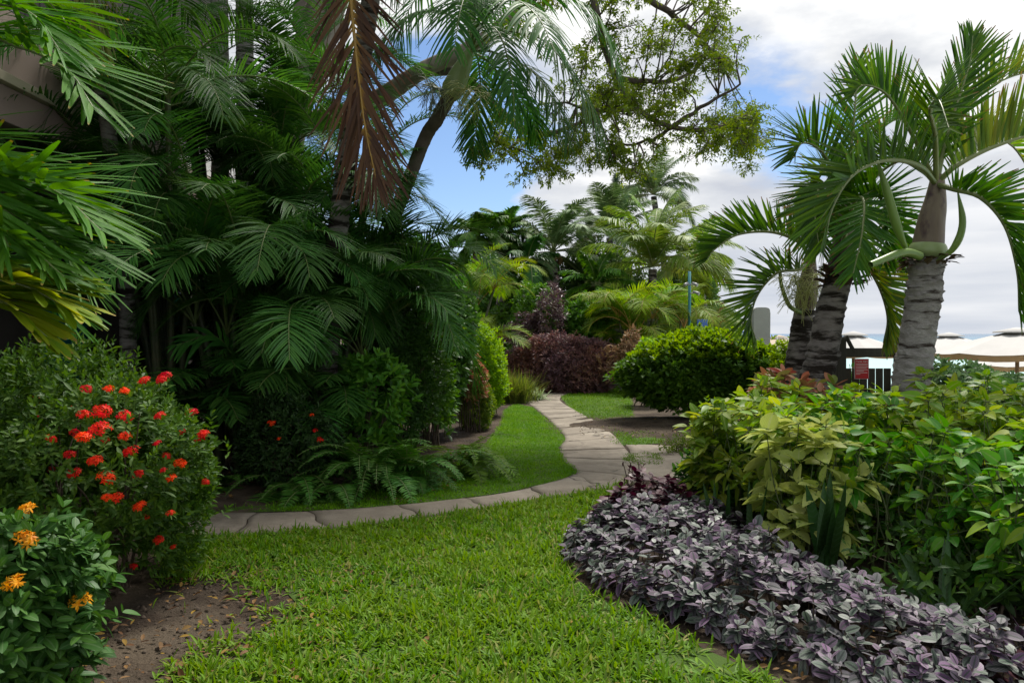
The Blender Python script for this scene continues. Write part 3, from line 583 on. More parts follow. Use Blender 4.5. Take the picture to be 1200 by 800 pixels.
# leafy shrubs along the path on the far side of the palms
def at0(px,py,D,z): p=at(px,py,D); p[2]=z; return p
bush('climber_clad_shrub','tall dark small leaved shrub between the big palms and the lime green shrub','shrub',at0(468,425,9.7,1.15),(.44,.5,1.2),M['dark'],2600,per=6,L=(.05,.09),W=(.4,.5),amp=.2,ex=2.2,nst=24)
bush('glossy_shrub','dark shrub of long glossy leaves with a red shoot, above the fern clump','shrub',at0(432,455,8.6,.85),(.42,.32,.7),M['mid'],230,per=6,L=(.10,.16),W=(.34,.42),amp=.2,nst=16,nseg=4)
bush('light_edge_shrub','bright green leafy shrub against the tall dark shrub, facing the path','shrub',at0(503,420,11.0,1.15),(.38,.5,.95),M['mid'],900,per=6,L=(.07,.12),W=(.4,.5),amp=.2,nst=16)
bush('copper_leaf_shrub','shrub with copper and pink leaves beside the lime green shrub','shrub',at0(545,440,12.6,.85),(.30,.4,.36),M['copper'],260,per=7,L=(.09,.14),W=(.5,.62),amp=.2,nst=14,nseg=4,base=(at(552,440,12.6)[0],12.6,0))
bush('lime_shrub','lime green small leaved shrub left of the path','shrub',at0(563,425,15.0,.85),(.56,.8,.90),M['lime'],2600,per=6,L=(.06,.09),W=(.45,.55),amp=.12,nst=20)
bush('olive_shrub','low olive green shrub at the soil edge of the lawn strip','shrub',at0(560,465,13.0,.42),(.38,.42,.46),M['olive'],1200,per=6,L=(.05,.08),W=(.35,.45),amp=.2,nst=16,rnd=.5)
# burgundy hedge, taller burgundy shrub, green shrubs behind it
bush('burgundy_hedge','long clipped hedge of burgundy leaves across the bend of the path','hedge',at0(656,432,21.2,.74),(1.62,.75,.84),M['burg'],6500,per=6,L=(.09,.14),W=(.28,.36),amp=.12,ex=2.6,zmin=-.9,nst=50,nseg=2,rnd=.4)
bush('burgundy_shrub','loose dark burgundy shrub standing up behind the burgundy hedge','shrub',at0(634,372,22.8,1.5),(.8,.6,1.35),M['burg2'],900,per=6,L=(.12,.2),W=(.26,.34),amp=.38,nst=30,nseg=2,rnd=.5)
bush('umbrella_leaf_shrub','tall mid green shrub behind the right half of the burgundy hedge','shrub',at0(686,372,23.3,1.35),(.95,.8,1.25),M['mid'],1900,per=7,L=(.13,.2),W=(.4,.5),amp=.15,nst=24,nseg=2,group='green shrubs behind the burgundy hedge')
bush('umbrella_leaf_shrub','yellow green shrub peeping over the loose burgundy shrub','shrub',at0(640,360,24.6,1.5),(1.3,.8,1.35),M['hedge'],2300,per=7,L=(.13,.2),W=(.4,.5),amp=.15,nst=24,nseg=2,group='green shrubs behind the burgundy hedge')
bush('dry_shrub','half dry brown leaved shrub in front of the grey wall','shrub',at0(738,405,20.2,.95),(.55,.4,.72),M['wilt'],260,per=5,L=(.12,.2),W=(.3,.4),amp=.3,nst=36,nseg=3,rnd=.6,outw=.6)
bush('yellow_shrub','small yellow green shrub rising behind the round hedge','shrub',at0(757,403,17.0,.85),(.42,.4,.72),M['lime'],420,per=6,L=(.1,.16),W=(.3,.4),amp=.25,nst=14)
# round green hedge right of the path
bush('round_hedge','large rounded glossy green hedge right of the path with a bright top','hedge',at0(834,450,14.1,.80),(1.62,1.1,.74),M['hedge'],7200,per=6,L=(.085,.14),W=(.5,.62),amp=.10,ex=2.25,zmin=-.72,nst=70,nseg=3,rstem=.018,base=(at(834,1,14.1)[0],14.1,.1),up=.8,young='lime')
bush('yellow_green_shrub','small yellow green shrub beside the dark palm trunks','shrub',at0(925,418,12.4,.78),(.42,.35,.55),M['lime'],700,per=6,L=(.08,.12),W=(.4,.5),amp=.2,nst=12)
bush('path_edge_herb','low tuft of yellow green herb at the edge of the side path','herb',at0(812,533,10.3,.10),(.36,.2,.17),M['olive'],420,per=6,L=(.03,.05),W=(.4,.5),amp=.3,nst=10)
# dark background shrubs behind the big palms, so the house shows only through the gaps
bush('dark_backing_shrub','tall dense dark shrub behind the middle of the big palms','shrub',(-3.3,12.4,1.6),(1.5,1.0,1.9),M['dark'],2600,per=6,L=(.12,.18),W=(.4,.5),amp=.15,nst=20,nseg=2,group='dark shrubs behind the big palms')
bush('dark_backing_shrub','tall dense dark shrub behind the big palms, nearest the path','shrub',(-1.5,12.2,1.4),(.9,.9,1.6),M['dark'],1800,per=6,L=(.12,.18),W=(.4,.5),amp=.15,nst=20,nseg=2,group='dark shrubs behind the big palms')

bush('dark_backing_shrub','tall dense dark shrub behind the big palms, nearest the house','shrub',(-4.6,12.0,1.7),(1.0,1.0,2.1),M['dark'],2200,per=6,L=(.12,.18),W=(.4,.5),amp=.15,nst=20,nseg=2,group='dark shrubs behind the big palms')
# grass tufts beside the path
def tuft(name,label,cat,c,n,Lr,Wr,mat,el=(40,85),droop=(.3,.8),spread=.12,part='blades',prof=pr_strap):
    t=thing(name,label,cat,(c[0],c[1],0)); az=uni(0,6.28,n); e=np.radians(uni(*el,n)); D=np.stack([np.cos(e)*np.cos(az),np.cos(e)*np.sin(az),np.sin(e)],-1)
    mb=MB(); leaf_batch(mb,np.c_[c[0]+rng.normal(0,spread,n),c[1]+rng.normal(0,spread,n),np.zeros(n)],D,Z+0*D,uni(*Lr,n),uni(*Wr,n),droop=uni(*droop,n),fold=.3,prof=prof,nseg=6); mb.build(part,mat,t); return t
tuft('fountain_grass','fine leaved olive grass tuft spilling over the path corner','grass tuft',at0(600,440,18.0,0),1500,(.6,1.1),(.010,.018),M['grassy'],(45,88),(.15,.5),.20)
tuft('spider_plant','pale striped strap leaved tuft beside the fountain grass','plant',at0(630,455,18.5,0),90,(.4,.6),(.025,.04),M['spider'],(25,80),(.3,.7),.08)

# ferns: arching fronds from a crown
def fern(label,px,py,D,n,Lr,el=(30,75),mat='fern',azr=(180,360),w=.16,group='ferns at the foot of the big palms'):
    g=at0(px,py,D,0); t=thing('sword_fern',label,'fern',g,group)
    for i in range(n):
        az=uni(*azr) ; C=arc(g+np.array([*rng.normal(0,.06,2),.02]),az,uni(*el),uni(70,125),uni(*Lr),n=18)
        frond_mb(C,pairs=34,Lf=w*uni(.8,1.15),Wf=.026,v=(0,8),sweep=(8,25),droop=.12,pet=.16,rr=.004,prof=pr_oblong,nseg=2,shape=lambda s:np.clip(.35+2.2*s,0,1)*np.clip((1-s)*1.35+.1,0,1)).build('frond',[M[mat],M['rach']],t)
fern('largest fern clump, its fronds hanging over the lawn edge',432,540,7.95,26,(.75,1.15),(40,85),azr=(185,355),w=.18)
fern('light tipped fern nearest the curve of the path',535,525,8.9,20,(.7,1.2),(15,65),'fern_y',azr=(200,400),w=.19)
fern('fern between the largest clump and the light tipped one',492,530,8.6,18,(.7,1.2),(25,70),azr=(200,370),w=.19)
fern('small fern beside the dark red flowered shrub',380,560,7.6,9,(.5,.85),(15,60),azr=(200,340))
fern('little low fern on the soil at the left end of the palm bed',268,555,7.9,6,(.35,.6),(20,65),azr=(180,340))
fern('fern clump in front of the dark red flowered shrub, left of the largest clump',345,555,7.75,10,(.5,.9),(20,70),azr=(195,350))
fern('fern squeezed against the largest clump on its right side',475,548,8.1,16,(.6,1.1),(25,75),azr=(190,360),w=.19)
fern('fern high among the glossy shrub leaves',455,470,8.5,6,(.5,.85),(20,60),azr=(190,350))
# ------------------------------------------------------------------ palms
def trunk_tube(P,rad,k=28,ring=.03,amp=.06,rough=.03,seed=0):
    """trunk with uneven leaf-scar rings"""
    P=np.asarray(P,float); L=np.linalg.norm(np.diff(P,axis=0),axis=1).sum(); n=max(20,int(L/ (ring/4))); n=min(n,420); C=spline(P,n); r=np.interp(np.linspace(0,1,n),np.linspace(0,1,len(rad)),rad)
    T,N,S=frame(C,np.array([0,1.,0])); a=np.linspace(0,2*math.pi,k,endpoint=False); s=np.linspace(0,L,n); rs=np.random.default_rng(seed); ph=rs.uniform(0,6.28,6)
    wob=.35*np.sin(a*2+ph[0])[None,:]+.25*np.sin(a*3+ph[1]+s[:,None]*5)+.15*np.sin(5*a+ph[4]+s[:,None]*11); q=(s[:,None]/ring+wob)%1
    lvl=rs.uniform(.2,1.3,4000)[np.floor(s[:,None]/ring+wob+8).astype(int)]
    prof=np.where(q<.82,q/.82*.5,.5+ (1-q)/.18*.5)*lvl
    rr=r[:,None]*(1+amp*(prof-.5)+rough*np.sin(9*a+ph[2]+3*s[:,None]*4)*np.sin(s[:,None]*23+ph[3])+rough*.5*rs.normal(0,1,(n,k)))
    V=C[:,None,:]+rr[:,:,None]*(np.cos(a)[None,:,None]*S[:,None,:]+np.sin(a)[None,:,None]*N[:,None,:])
    mb=MB(); mb.grids(V[None],wrap=True); return mb
FS=dict(rich=dict(pairs=46,nseg=4,cols=3))

# -- thicket of clumping palms on the left
def areca(label,x,y,ncane,hr,nf,Lr,seed,lean=.5,mat='areca',rach='rach',az0=None,pairs=44,low=0,elm=35,group='clumping palms left of the path',Lf=.50,name='clumping_palm',cols=3,nseg=4,sp=.32,bias=270):
    t=thing(name,label,'palm',(x,y,0),group)
    for i in range(ncane):
        a=uni(0,6.28); b=np.array([x+sp*math.cos(a)*uni(.2,1),y+sp*.8*math.sin(a)*uni(.2,1),0]); h=uni(*hr); ln=lean*uni(.4,1.2)*h*.35
        top=b+np.array([math.cos(a)*ln,math.sin(a)*ln,h]); mid=b*.5+top*.5-np.array([math.cos(a),math.sin(a),0])*ln*.18
        mb=MB(); mb.tube(spline([b,mid,top],22),np.linspace(.045,.03,22)*(1+.06*np.sin(np.arange(22)*2.2)),k=8); mb.build('cane',M['cane'],t)
        for j in range(nf):
            az=bias+rng.normal(0,75) if rng.random()<.62 else uni(0,360); el=uni(elm,86) if j>1 else uni(60,88)
            C=arc(top,az,el,uni(75,140),uni(*Lr),n=22,p=1.3,twist=uni(-25,25))
            frond_mb(C,pairs=pairs+10,Lf=Lf*uni(.85,1.1),Wf=.026,v=(34,6),sweep=(22,58),droop=uni(.15,.4),pet=.18,rr=.012,nseg=nseg,cols=cols,jit=4).build('frond',[M[mat],M[rach]],t)
    for j in range(low):
        C=arc((x+rng.normal(0,.35),y-.2+rng.normal(0,.2),uni(.15,1.0)),bias+rng.normal(0,55),uni(35,75),uni(70,125),uni(1.0,1.6),n=20,twist=uni(-20,20))
        frond_mb(C,pairs=34,Lf=.38,Wf=.03,v=(25,5),sweep=(20,50),droop=.25,pet=.2,rr=.009,nseg=nseg,cols=cols).build('frond',[M[mat],M[rach]],t)
    return t
areca('tall clumping palm at the left, its fronds in front of the house balcony',-4.15,9.3,10,(1.6,4.2),6,(1.8,2.5),1,low=10)
areca('tall clumping palm behind the small dark red flowered shrub',-3.15,9.0,8,(1.3,3.0),6,(1.7,2.3),2,low=14)
areca('clumping palm below the hanging brown frond',-2.3,9.2,8,(1.2,2.9),6,(1.6,2.2),3,low=14)
areca('clumping palm at the right end of the thicket, arching out against the sky',-1.78,9.8,9,(1.4,3.3),6,(1.4,1.85),4,low=4)
areca('tallest clumping palm at the back, below the grey palm trunks',-3.9,10.9,9,(3.4,5.6),7,(2.0,2.6),5,low=0)
areca('clumping palm at the back of the thicket, beside the thick tree trunk',-2.75,10.8,8,(2.6,4.1),6,(1.9,2.4),6,low=0)
# big pinnate low palm leaf among the ferns (broad leaflets)
t=thing('broad_leaflet_palm','low palm with few broad leaflets in the middle of the thicket','palm',(-2.6,8.45,0))
for (a,b,c_,w) in (((300,440,8.45),(330,395,8.3),(378,412,8.05),.34),((290,450,8.5),(255,395,8.3),(205,405,8.1),.34),((310,440,8.45),(330,420,8.2),(345,470,8.0),.3)):
    C=pxs([(315,500,8.5),a,b,c_],20); frond_mb(C,pairs=15,Lf=w,Wf=.06,v=(15,0),sweep=(35,60),droop=.35,pet=.4,rr=.008,nseg=4,prof=pr_palm).build('frond',[M['areca'],M['rach']],t)

# -- near palm reaching in from the left edge
t=thing('broad_leaf_palm','near palm reaching in from the left edge with wide green and yellowing leaflets','palm',(-3.25,3.5,0))
trunk_tube([(-3.25,3.5,-.05),(-3.22,3.5,1.0),(-3.2,3.45,1.9)],[.14,.11,.10],ring=.09,amp=.05,seed=3).build('trunk',M['ptrunk'],t)
mb=MB(); mb.tube([(-3.2,3.45,1.85),(-3.19,3.44,2.1),(-3.17,3.42,2.5)],[.10,.115,.05],k=16); mb.build('crownshaft',M['shaft_green'],t)
K0=(-3.17,3.42,2.42)
def fr(pts,mats,par,n=28,**k):
    C=spline([np.asarray(p) for p in pts],n); return frond_mb(C,**k).build('frond',mats,par)
def A(*p): return at(*p)
fk=dict(pairs=44,Lf=.54,Wf=.040,v=(30,8),sweep=(32,60),droop=.07,pet=.2,rr=.014,prof=pr_palm,nseg=6,jit=9)
fr([K0,A(-60,45,3.3),A(20,55,3.2),A(78,82,3.1),A(108,125,3.05)],[M['fore'],M['rach']],t,**fk)
fr([K0,A(-80,-10,3.5),A(0,-20,3.6),A(60,5,3.7),A(95,60,3.75)],[M['fore'],M['rach']],t,**fk)
fr([K0,A(-90,200,3.2),A(-20,205,3.1),A(60,222,3.05),A(118,270,3.0)],[M['fore'],M['rach']],t,**fk)
fr([K0,A(-90,200,3.4),A(-10,210,3.5),A(70,228,3.6),A(140,270,3.65)],[M['fore'],M['rach']],t,**dict(fk,Lf=.42))
fr([K0,A(-90,260,3.1),A(-30,270,2.95),A(30,288,2.9),A(75,325,2.85)],[M['fore'],M['rach']],t,**dict(fk,Lf=.40))
fr([K0,A(-95,300,3.15),A(-40,322,2.95),A(25,333,2.85),A(85,364,2.8)],[M['fore_yellow'],M['rach_y']],t,**dict(fk,Lf=.44,prof=pr_cut,Wf=.046,sweep=(45,72)))
fr([K0,A(-120,160,3.0),A(-70,190,2.9),A(-20,230,2.85),A(10,290,2.8)],[M['fore'],M['rach']],t,**fk)
fr([K0,A(-90,230,3.3),A(-20,240,3.3),A(50,268,3.35),A(100,330,3.35)],[M['fore'],M['rach']],t,**fk)
fr([K0,A(-80,20,3.2),A(-20,5,3.1),A(35,15,3.0),A(70,60,2.95)],[M['fore'],M['rach']],t,**dict(fk,Lf=.46))
fr([K0,A(-90,290,3.4),A(-40,300,3.4),A(30,322,3.4),A(80,372,3.4)],[M['fore'],M['rach']],t,**dict(fk,Lf=.46))
fr([K0,A(-95,320,3.05),A(-50,340,2.9),A(0,352,2.8),A(55,395,2.75)],[M['fore_yellow'],M['rach_y']],t,**dict(fk,Lf=.40,prof=pr_cut,Wf=.046,sweep=(45,72)))
fr([K0,(-3.9,3.0,3.0),(-4.5,2.7,2.7),(-4.9,2.5,2.0)],[M['fore'],M['rach']],t,**fk)
fr([K0,(-3.6,4.1,3.2),(-3.9,4.6,3.1),(-4.3,5.0,2.5)],[M['fore'],M['rach']],t,**fk)
fr([K0,(-3.2,3.3,3.1),(-3.1,3.1,3.7),(-2.9,2.8,4.1)],[M['fore'],M['rach']],t,**fk)

# -- yellow-green frond hanging at the top left, from a palm whose crown is above the picture
t=thing('tall_slim_palm','tall slim palm by the balcony, one limp yellow green frond hanging into view','palm',(-4.35,8.75,0))
trunk_tube([(-4.35,8.75,-.05),(-4.4,8.7,2.5),(-4.5,8.1,5.4)],[.10,.085,.075],ring=.08,amp=.04,seed=5).build('trunk',M['ptrunkd'],t)
K1=np.array([-4.5,8.05,5.45])
fr([K1,A(60,-60,7.4),A(95,-40,7.2),A(112,10,7.1),A(122,62,7.1)],[M['fore_hang'],M['rach_y']],t,pairs=34,Lf=.50,Wf=.035,v=(-20,-30),sweep=(58,80),droop=.35,pet=.25,rr=.014,nseg=5)
for az in (20,75,140,200,255,320): frond_mb(arc(K1,az,uni(40,75),uni(80,110),1.9),pairs=36,Lf=.5,Wf=.035,v=(25,5),sweep=(20,55),droop=.3).build('frond',[M['palm_dark'],M['rach']],t)

# -- palm with the dead brown frond hanging down
t=thing('brown_frond_palm','tall palm whose dead brown frond with a golden midrib hangs down','palm',(-2.1,9.0,0))
trunk_tube([(-2.3,9.2,-.05),(-2.1,9.1,2.5),(-1.62,8.9,5.6)],[.15,.12,.105],ring=.10,amp=.05,seed=6).build('trunk',M['ptrunkd'],t)
K2=A(425,-45,8.7)
mb=MB(); mb.tube([A(424,-10,8.8),A(425,-40,8.75),A(428,-90,8.7)],[.105,.125,.05],k=16); mb.build('crownshaft',M['shaft_green'],t)
K2=A(427,-85,8.7)
fr([A(425,-40,8.6),A(412,-62,8.35),A(410,-20,8.15),A(418,70,8.1),A(428,150,8.15),A(440,206,8.2)],[M['brown'],M['rach_gold']],t,n=30,pairs=62,Lf=.80,Wf=.044,v=(-8,-12),sweep=(46,74),droop=.12,pet=.14,rr=.026,nseg=6,jit=9,drop=.1,shape=lambda s:np.clip(.65+1.2*s,0,1)*np.clip((1-s)*2.4+.45,0,1))
for pts in ([K2,A(475,-110,8.3),A(545,-75,8.0),A(575,-10,7.9)],[K2,A(380,-120,8.3),A(300,-90,8.0),A(255,-30,7.9)],[K2,A(440,-150,9.2),A(500,-150,9.8),A(560,-80,10.2)],[K2,A(420,-160,8.2),A(400,-200,7.5),A(380,-190,6.9)],[K2,A(455,-120,8.0),A(490,-90,7.4),A(515,-40,7.1)]):
    fr(pts,[M['palm_dark'],M['rach']],t,pairs=42,Lf=.62,Wf=.036,v=(10,-5),sweep=(18,55),droop=.55,pet=.15,rr=.014,nseg=5)
# dried flower strands beside the dead frond
mb=MB()
for i in range(26):
    p0=A(392+rng.normal(0,6),55+rng.normal(0,25),8.5); mb.tube(spline([p0,p0+[rng.normal(0,.05),0,-.2],p0+[rng.normal(-.03,.12),rng.normal(0,.05),-uni(.35,.85)]],8),.004,k=4)
mb.build('dry_flower_strands',M['wilt'],t)

# -- leaning palm in the top centre
t=thing('leaning_palm','slender leaning palm with green crownshaft and drooping dark fronds at the top centre','palm',(-2.35,9.6,0))
trunk_tube([(-2.35,10.4,-.05),(-2.0,10.2,1.8),A(490,182,10.0),A(512,140,9.8),A(527,112,9.7)],[.12,.095,.085,.085,.09],ring=.085,amp=.07,seed=7).build('trunk',M['barkd'],t)
mb=MB(); mb.tube(spline([A(526,114,9.7),A(531,104,9.7),A(542,80,9.65),A(552,58,9.6)],12),np.interp(np.linspace(0,1,12),[0,.15,.5,1],[.10,.15,.125,.055]),k=20); mb.build('crownshaft',M['shaft_green'],t)
K3=A(552,60,9.6)
lf=dict(pairs=50,Lf=.66,Wf=.036,v=(14,-4),sweep=(15,55),droop=.5,pet=.14,rr=.015,nseg=5,jit=5,fold=.3)
for pts,o_ in (([K3,A(585,38,9.3),A(640,50,9.0),A(690,120,8.9),A(705,165,8.9)],{}),
            ([K3,A(600,10,9.5),A(650,-10,9.3),A(700,20,9.2),A(725,80,9.2)],{}),
            ([K3,A(580,62,9.3),A(625,85,9.1),A(655,130,9.0),A(668,170,9.0)],dict(Lf=.5)),
            ([K3,A(560,30,9.2),A(585,40,8.8),A(600,95,8.6),A(603,150,8.6)],dict(Lf=.45)),
            ([K3,A(530,20,9.6),A(490,15,9.5),A(450,45,9.4),A(440,80,9.4)],dict(Lf=.55)),
            ([K3,A(560,70,10.2),A(563,110,10.5),A(558,150,10.6),A(553,185,10.6)],dict(Lf=.42,droop=.3,sweep=(35,65))),
            ([K3,A(540,-10,9.9),A(505,-20,10.3),A(475,20,10.6),A(465,60,10.7)],{}),
            ([K3,A(560,-20,9.8),A(590,-70,10.2),A(650,-60,10.6),A(700,-10,10.9)],{}),
            ([K3,A(550,-30,9.5),A(530,-90,9.2),A(480,-80,9.0),A(440,-30,8.8)],{}),
            ([K3,A(570,20,8.8),A(600,0,8.1),A(630,20,7.6),A(650,60,7.3)],dict(Lf=.5)),
            ([K3,A(557,10,9.1),A(550,-10,8.5),A(540,10,8.0),A(532,60,7.7)],dict(Lf=.5)),
            ([K3,A(575,75,9.9),A(602,110,10.1),A(622,135,10.2),A(630,165,10.2)],dict(Lf=.4))):
    fr(pts,[M['palm_dark'],M['rach']],t,**{**lf,**o_})
def spray(t,name,C,ln,n,mat,r=.006,side=1):
    mb=MB(); mb.tube(C,np.linspace(r*2.4,r*1.2,len(C)),k=6)
    for i in range(n):
        q=C[int(uni(.3,1)*(len(C)-1))]; d=nz(rng.normal(0,1,3)+np.array([0,0,-.5])); e=q+d*ln*uni(.5,1); mb.tube(spline([q,(q+e)/2+[0,0,.03],e+[0,0,-.06]],6),np.linspace(r*.7,r*.35,6),k=4)
        for j in range(3):
            d2=nz(d+rng.normal(0,.6,3)); mb.tube([(q+e)/2,(q+e)/2+d2*ln*.25,(q+e)/2+d2*ln*.45+[0,0,-.04]],r*.4,k=4)
    mb.build(name,mat,t)
spray(t,'flower_spray',pxs([(538,108,9.6),(548,105,9.3),(552,112,9.2)],8),.42,34,M['floret'])
spray(t,'fruit_spray',pxs([(524,112,9.7),(512,104,9.55),(500,100,9.5)],8),.34,40,M['grey_fruit'],r=.008)

# -- the three stout palms at the right
def stout_frond(t,pts,mats=('bottle','rach_y'),up=Z,**k):
    kk=dict(pairs=66,Lf=.62,Wf=.038,v=(62,48),sweep=(22,62),droop=.03,pet=.16,rr=.026,nseg=5,jit=5,drop=.05,fold=.35,shape=lambda s:np.clip(.55+1.4*s,0,1)*np.clip((1-s)*1.6+.45,0,1)); kk.update(k)
    C=spline([np.asarray(p) for p in pts],30); frond_mb(C,up0=up,**kk).build('frond',[M[mats[0]],M[mats[1]]],t)
# nearest
D=7.2
t=thing('stout_palm','nearest stout palm with a thick pale grey ringed trunk right of the gate','palm',at0(1068,1,D,0),'stout palms around the gate')
trunk_tube([at0(1062,1,D,-.05),A(1066,470,D),A(1074,405,D),A(1082,350,D),A(1086,302,D)],[.215,.19,.172,.162,.15],k=48,ring=.085,amp=.20,rough=.024,seed=8).build('trunk',M['ptrunk'],t)
mb=MB(); mb.tube(spline([A(1086,305,D),A(1087,292,D),A(1091,262,D),A(1096,236,D),A(1099,205,D)],18),np.interp(np.linspace(0,1,18),[0,.12,.3,.6,1],[.115,.142,.13,.108,.055]),k=22); mb.build('crownshaft',M['shaft_brown'],t)
mb=MB(); mb.tube(spline([A(1086,304,D-.01),A(1087,296,D-.01),A(1088,286,D-.01)],8),[.12,.15,.166,.172,.170,.164,.158,.145],k=22); mb.build('crownshaft_base',M['shaft_green'],t)
mb=MB()
for i in range(46):
    a=uni(0,6.28); p=A(1086+rng.normal(0,1),303+uni(-3,9),D)+.17*np.array([math.cos(a),math.sin(a),0]); d=nz(np.array([math.cos(a),math.sin(a),uni(-.3,.7)])); leaf_batch(mb,p[None],d[None],Z[None],uni(.06,.16),uni(.05,.09),droop=.2,fold=.4,prof=pr_ovate,nseg=3)
mb.build('old_leaf_bases',M['fiber'],t)
KA=A(1097,216,D)
stout_frond(t,[KA,A(1108,165,D-.05),A(1122,120,D-.1),A(1136,75,D-.1),A(1140,42,D)],up=np.array([-.2,-1,.2]),Lf=.46,v=(35,25),sweep=(38,72),pairs=46,droop=.05)
stout_frond(t,[KA,A(1070,160,D-.2),A(1040,112,D-.35),A(1012,100,D-.45),A(1000,112,D-.5)],Lf=.46,v=(70,60))
stout_frond(t,[KA,A(1078,195,D-.35),A(1040,188,D-.75),A(1000,205,D-1.0),A(975,245,D-1.1),A(966,290,D-1.1)],Lf=.55)
stout_frond(t,[KA,A(1120,195,D-.15),A(1165,172,D-.2),A(1215,160,D-.2),A(1255,185,D-.2)],Lf=.62,v=(68,55),mats=('bottle_y','rach_y'))
stout_frond(t,[KA,A(1118,196,D+.35),A(1150,165,D+.8),A(1185,170,D+1.0),A(1215,215,D+1.1)],Lf=.55,mats=('bottle_y','rach_y'))
stout_frond(t,[KA,A(1118,222,D-.3),A(1150,232,D-.5),A(1178,265,D-.65),A(1192,318,D-.7),A(1194,365,D-.7)],Lf=.55,v=(55,45))
stout_frond(t,[KA,A(1080,200,D+.5),A(1050,190,D+1.0),A(1015,225,D+1.4),A(1005,290,D+1.5)],Lf=.5)
stout_frond(t,[KA,A(1096,160,D-.4),A(1090,130,D-.9),A(1100,118,D-1.35),A(1112,150,D-1.7)],Lf=.5)
stout_frond(t,[KA,A(1110,170,D+.3),A(1150,110,D+.5),A(1205,85,D+.6),A(1250,100,D+.6)],Lf=.5,v=(65,50),mats=('bottle_y','rach_y'))
for pts,rr in (([A(1066,300,D-.2),A(1052,268,D-.3),A(1038,220,D-.35),A(1026,182,D-.38)],[.010,.042,.036,.004]),([A(1098,306,D-.15),A(1118,290,D-.25),A(1128,262,D-.3),A(1122,222,D-.3)],[.014,.034,.028,.004]),([A(1078,300,D-.18),A(1058,296,D-.3),A(1020,310,D-.5)],[.04,.035,.028])):
    mb=MB(); mb.tube(spline(pts,20),np.interp(np.linspace(0,1,20),np.linspace(0,1,len(rr)),rr),k=10); mb.build('flower_spathe',M['spathe'],t)
# middle
D=8.7
t=thing('stout_palm','dark trunked stout palm left of the gate, its crown reaching above the others','palm',at0(966,1,D,0),'stout palms around the gate')
trunk_tube([at0(948,1,D,-.05),A(951,470,D),A(964,415,D),A(974,360,D),A(984,322,D)],[.215,.20,.18,.165,.15],k=36,ring=.10,amp=.15,rough=.025,seed=9).build('trunk',M['ptrunkd'],t)
mb=MB()
for i in range(60):
    a=uni(0,6.28); p=A(986+rng.normal(0,1),324+uni(-8,12),D)+.14*np.array([math.cos(a),math.sin(a),0]); d=nz(np.array([math.cos(a),math.sin(a),uni(.1,1.4)])); leaf_batch(mb,p[None],d[None],Z[None],uni(.10,.24),uni(.07,.12),droop=.15,fold=.5,prof=pr_ovate,nseg=3)
mb.build('old_leaf_bases',M['fiber'],t)
mb=MB(); mb.tube(spline([A(986,326,D),A(988,305,D),A(990,270,D),A(992,240,D)],12),[.15,.17,.16,.15,.14,.13,.12,.11,.1,.09,.07,.05],k=18); mb.build('crownshaft',M['shaft_brown'],t)
KB=A(990,255,D)
stout_frond(t,[KB,A(994,200,D),A(1000,150,D),A(1003,110,D),A(1005,72,D)],up=np.array([0,-1,.1]),Lf=.5,v=(12,8),sweep=(28,62),pairs=44)
stout_frond(t,[KB,A(975,200,D-.3),A(960,175,D-.5),A(940,168,D-.7),A(930,185,D-.8)],Lf=.6)
stout_frond(t,[KB,A(968,215,D-.3),A(955,240,D-.5),A(960,290,D-.6)],Lf=.5,v=(35,20))
stout_frond(t,[KB,A(1010,235,D-.3),A(1030,230,D-.6),A(1040,262,D-.8),A(1035,305,D-.9)],Lf=.5)
stout_frond(t,[A(990,300,D),A(1010,305,D-.2),A(1030,335,D-.3),A(1040,372,D-.3),A(1035,402,D-.3)],Lf=.42,v=(45,30),mats=('bottle_y','rach_y'))
stout_frond(t,[KB,A(1015,250,D+.3),A(1040,275,D+.5),A(1056,325,D+.6)],Lf=.5)
stout_frond(t,[KB,A(1010,200,D+.4),A(1035,150,D+.6),A(1065,140,D+.7),A(1085,170,D+.8)],Lf=.5)
stout_frond(t,[KB,A(975,210,D+.5),A(962,205,D+.8),A(950,240,D+1.0)],Lf=.45,mats=('bottle_y','rach_y'))
stout_frond(t,[A(984,300,D-.05),A(1000,240,D-.35),A(1012,235,D-.7),A(1010,275,D-1.0),A(1000,320,D-1.1)],Lf=.5,v=(20,10),sweep=(30,60))
# far left one with arched fronds
D=9.7
t=thing('stout_palm','smallest stout palm, its sickle shaped fronds arching left over the hedge','palm',at0(930,1,D,0),'stout palms around the gate')
trunk_tube([at0(926,1,D,-.05),A(930,460,D),A(936,410,D),A(943,362,D)],[.17,.155,.145,.13],k=32,ring=.09,amp=.13,rough=.02,seed=10).build('trunk',M['ptrunkd'],t)
mb=MB(); mb.tube(spline([A(943,365,D),A(944,355,D),A(947,335,D),A(950,300,D)],12),np.interp(np.linspace(0,1,12),[0,.15,.5,1],[.10,.14,.12,.06]),k=16); mb.build('crownshaft',M['shaft_brown'],t)
KC=A(950,308,D)
stout_frond(t,[KC,A(938,285,D),A(905,272,D),A(865,275,D),A(838,292,D),A(828,305,D)],Lf=.50,v=(72,60),pairs=56,droop=.02)
stout_frond(t,[KC,A(935,316,D-.25),A(910,320,D-.4),A(888,345,D-.5),A(880,375,D-.5),A(886,398,D-.5)],Lf=.50,v=(66,52),pairs=52)
stout_frond(t,[KC,A(950,280,D+.2),A(940,255,D+.5),A(930,250,D+.8)],Lf=.45)
stout_frond(t,[KC,A(965,275,D+.2),A(990,262,D+.3),A(1010,290,D+.4)],Lf=.45)
stout_frond(t,[KC,A(952,275,D-.2),A(955,255,D-.5),A(965,262,D-.8)],Lf=.4)
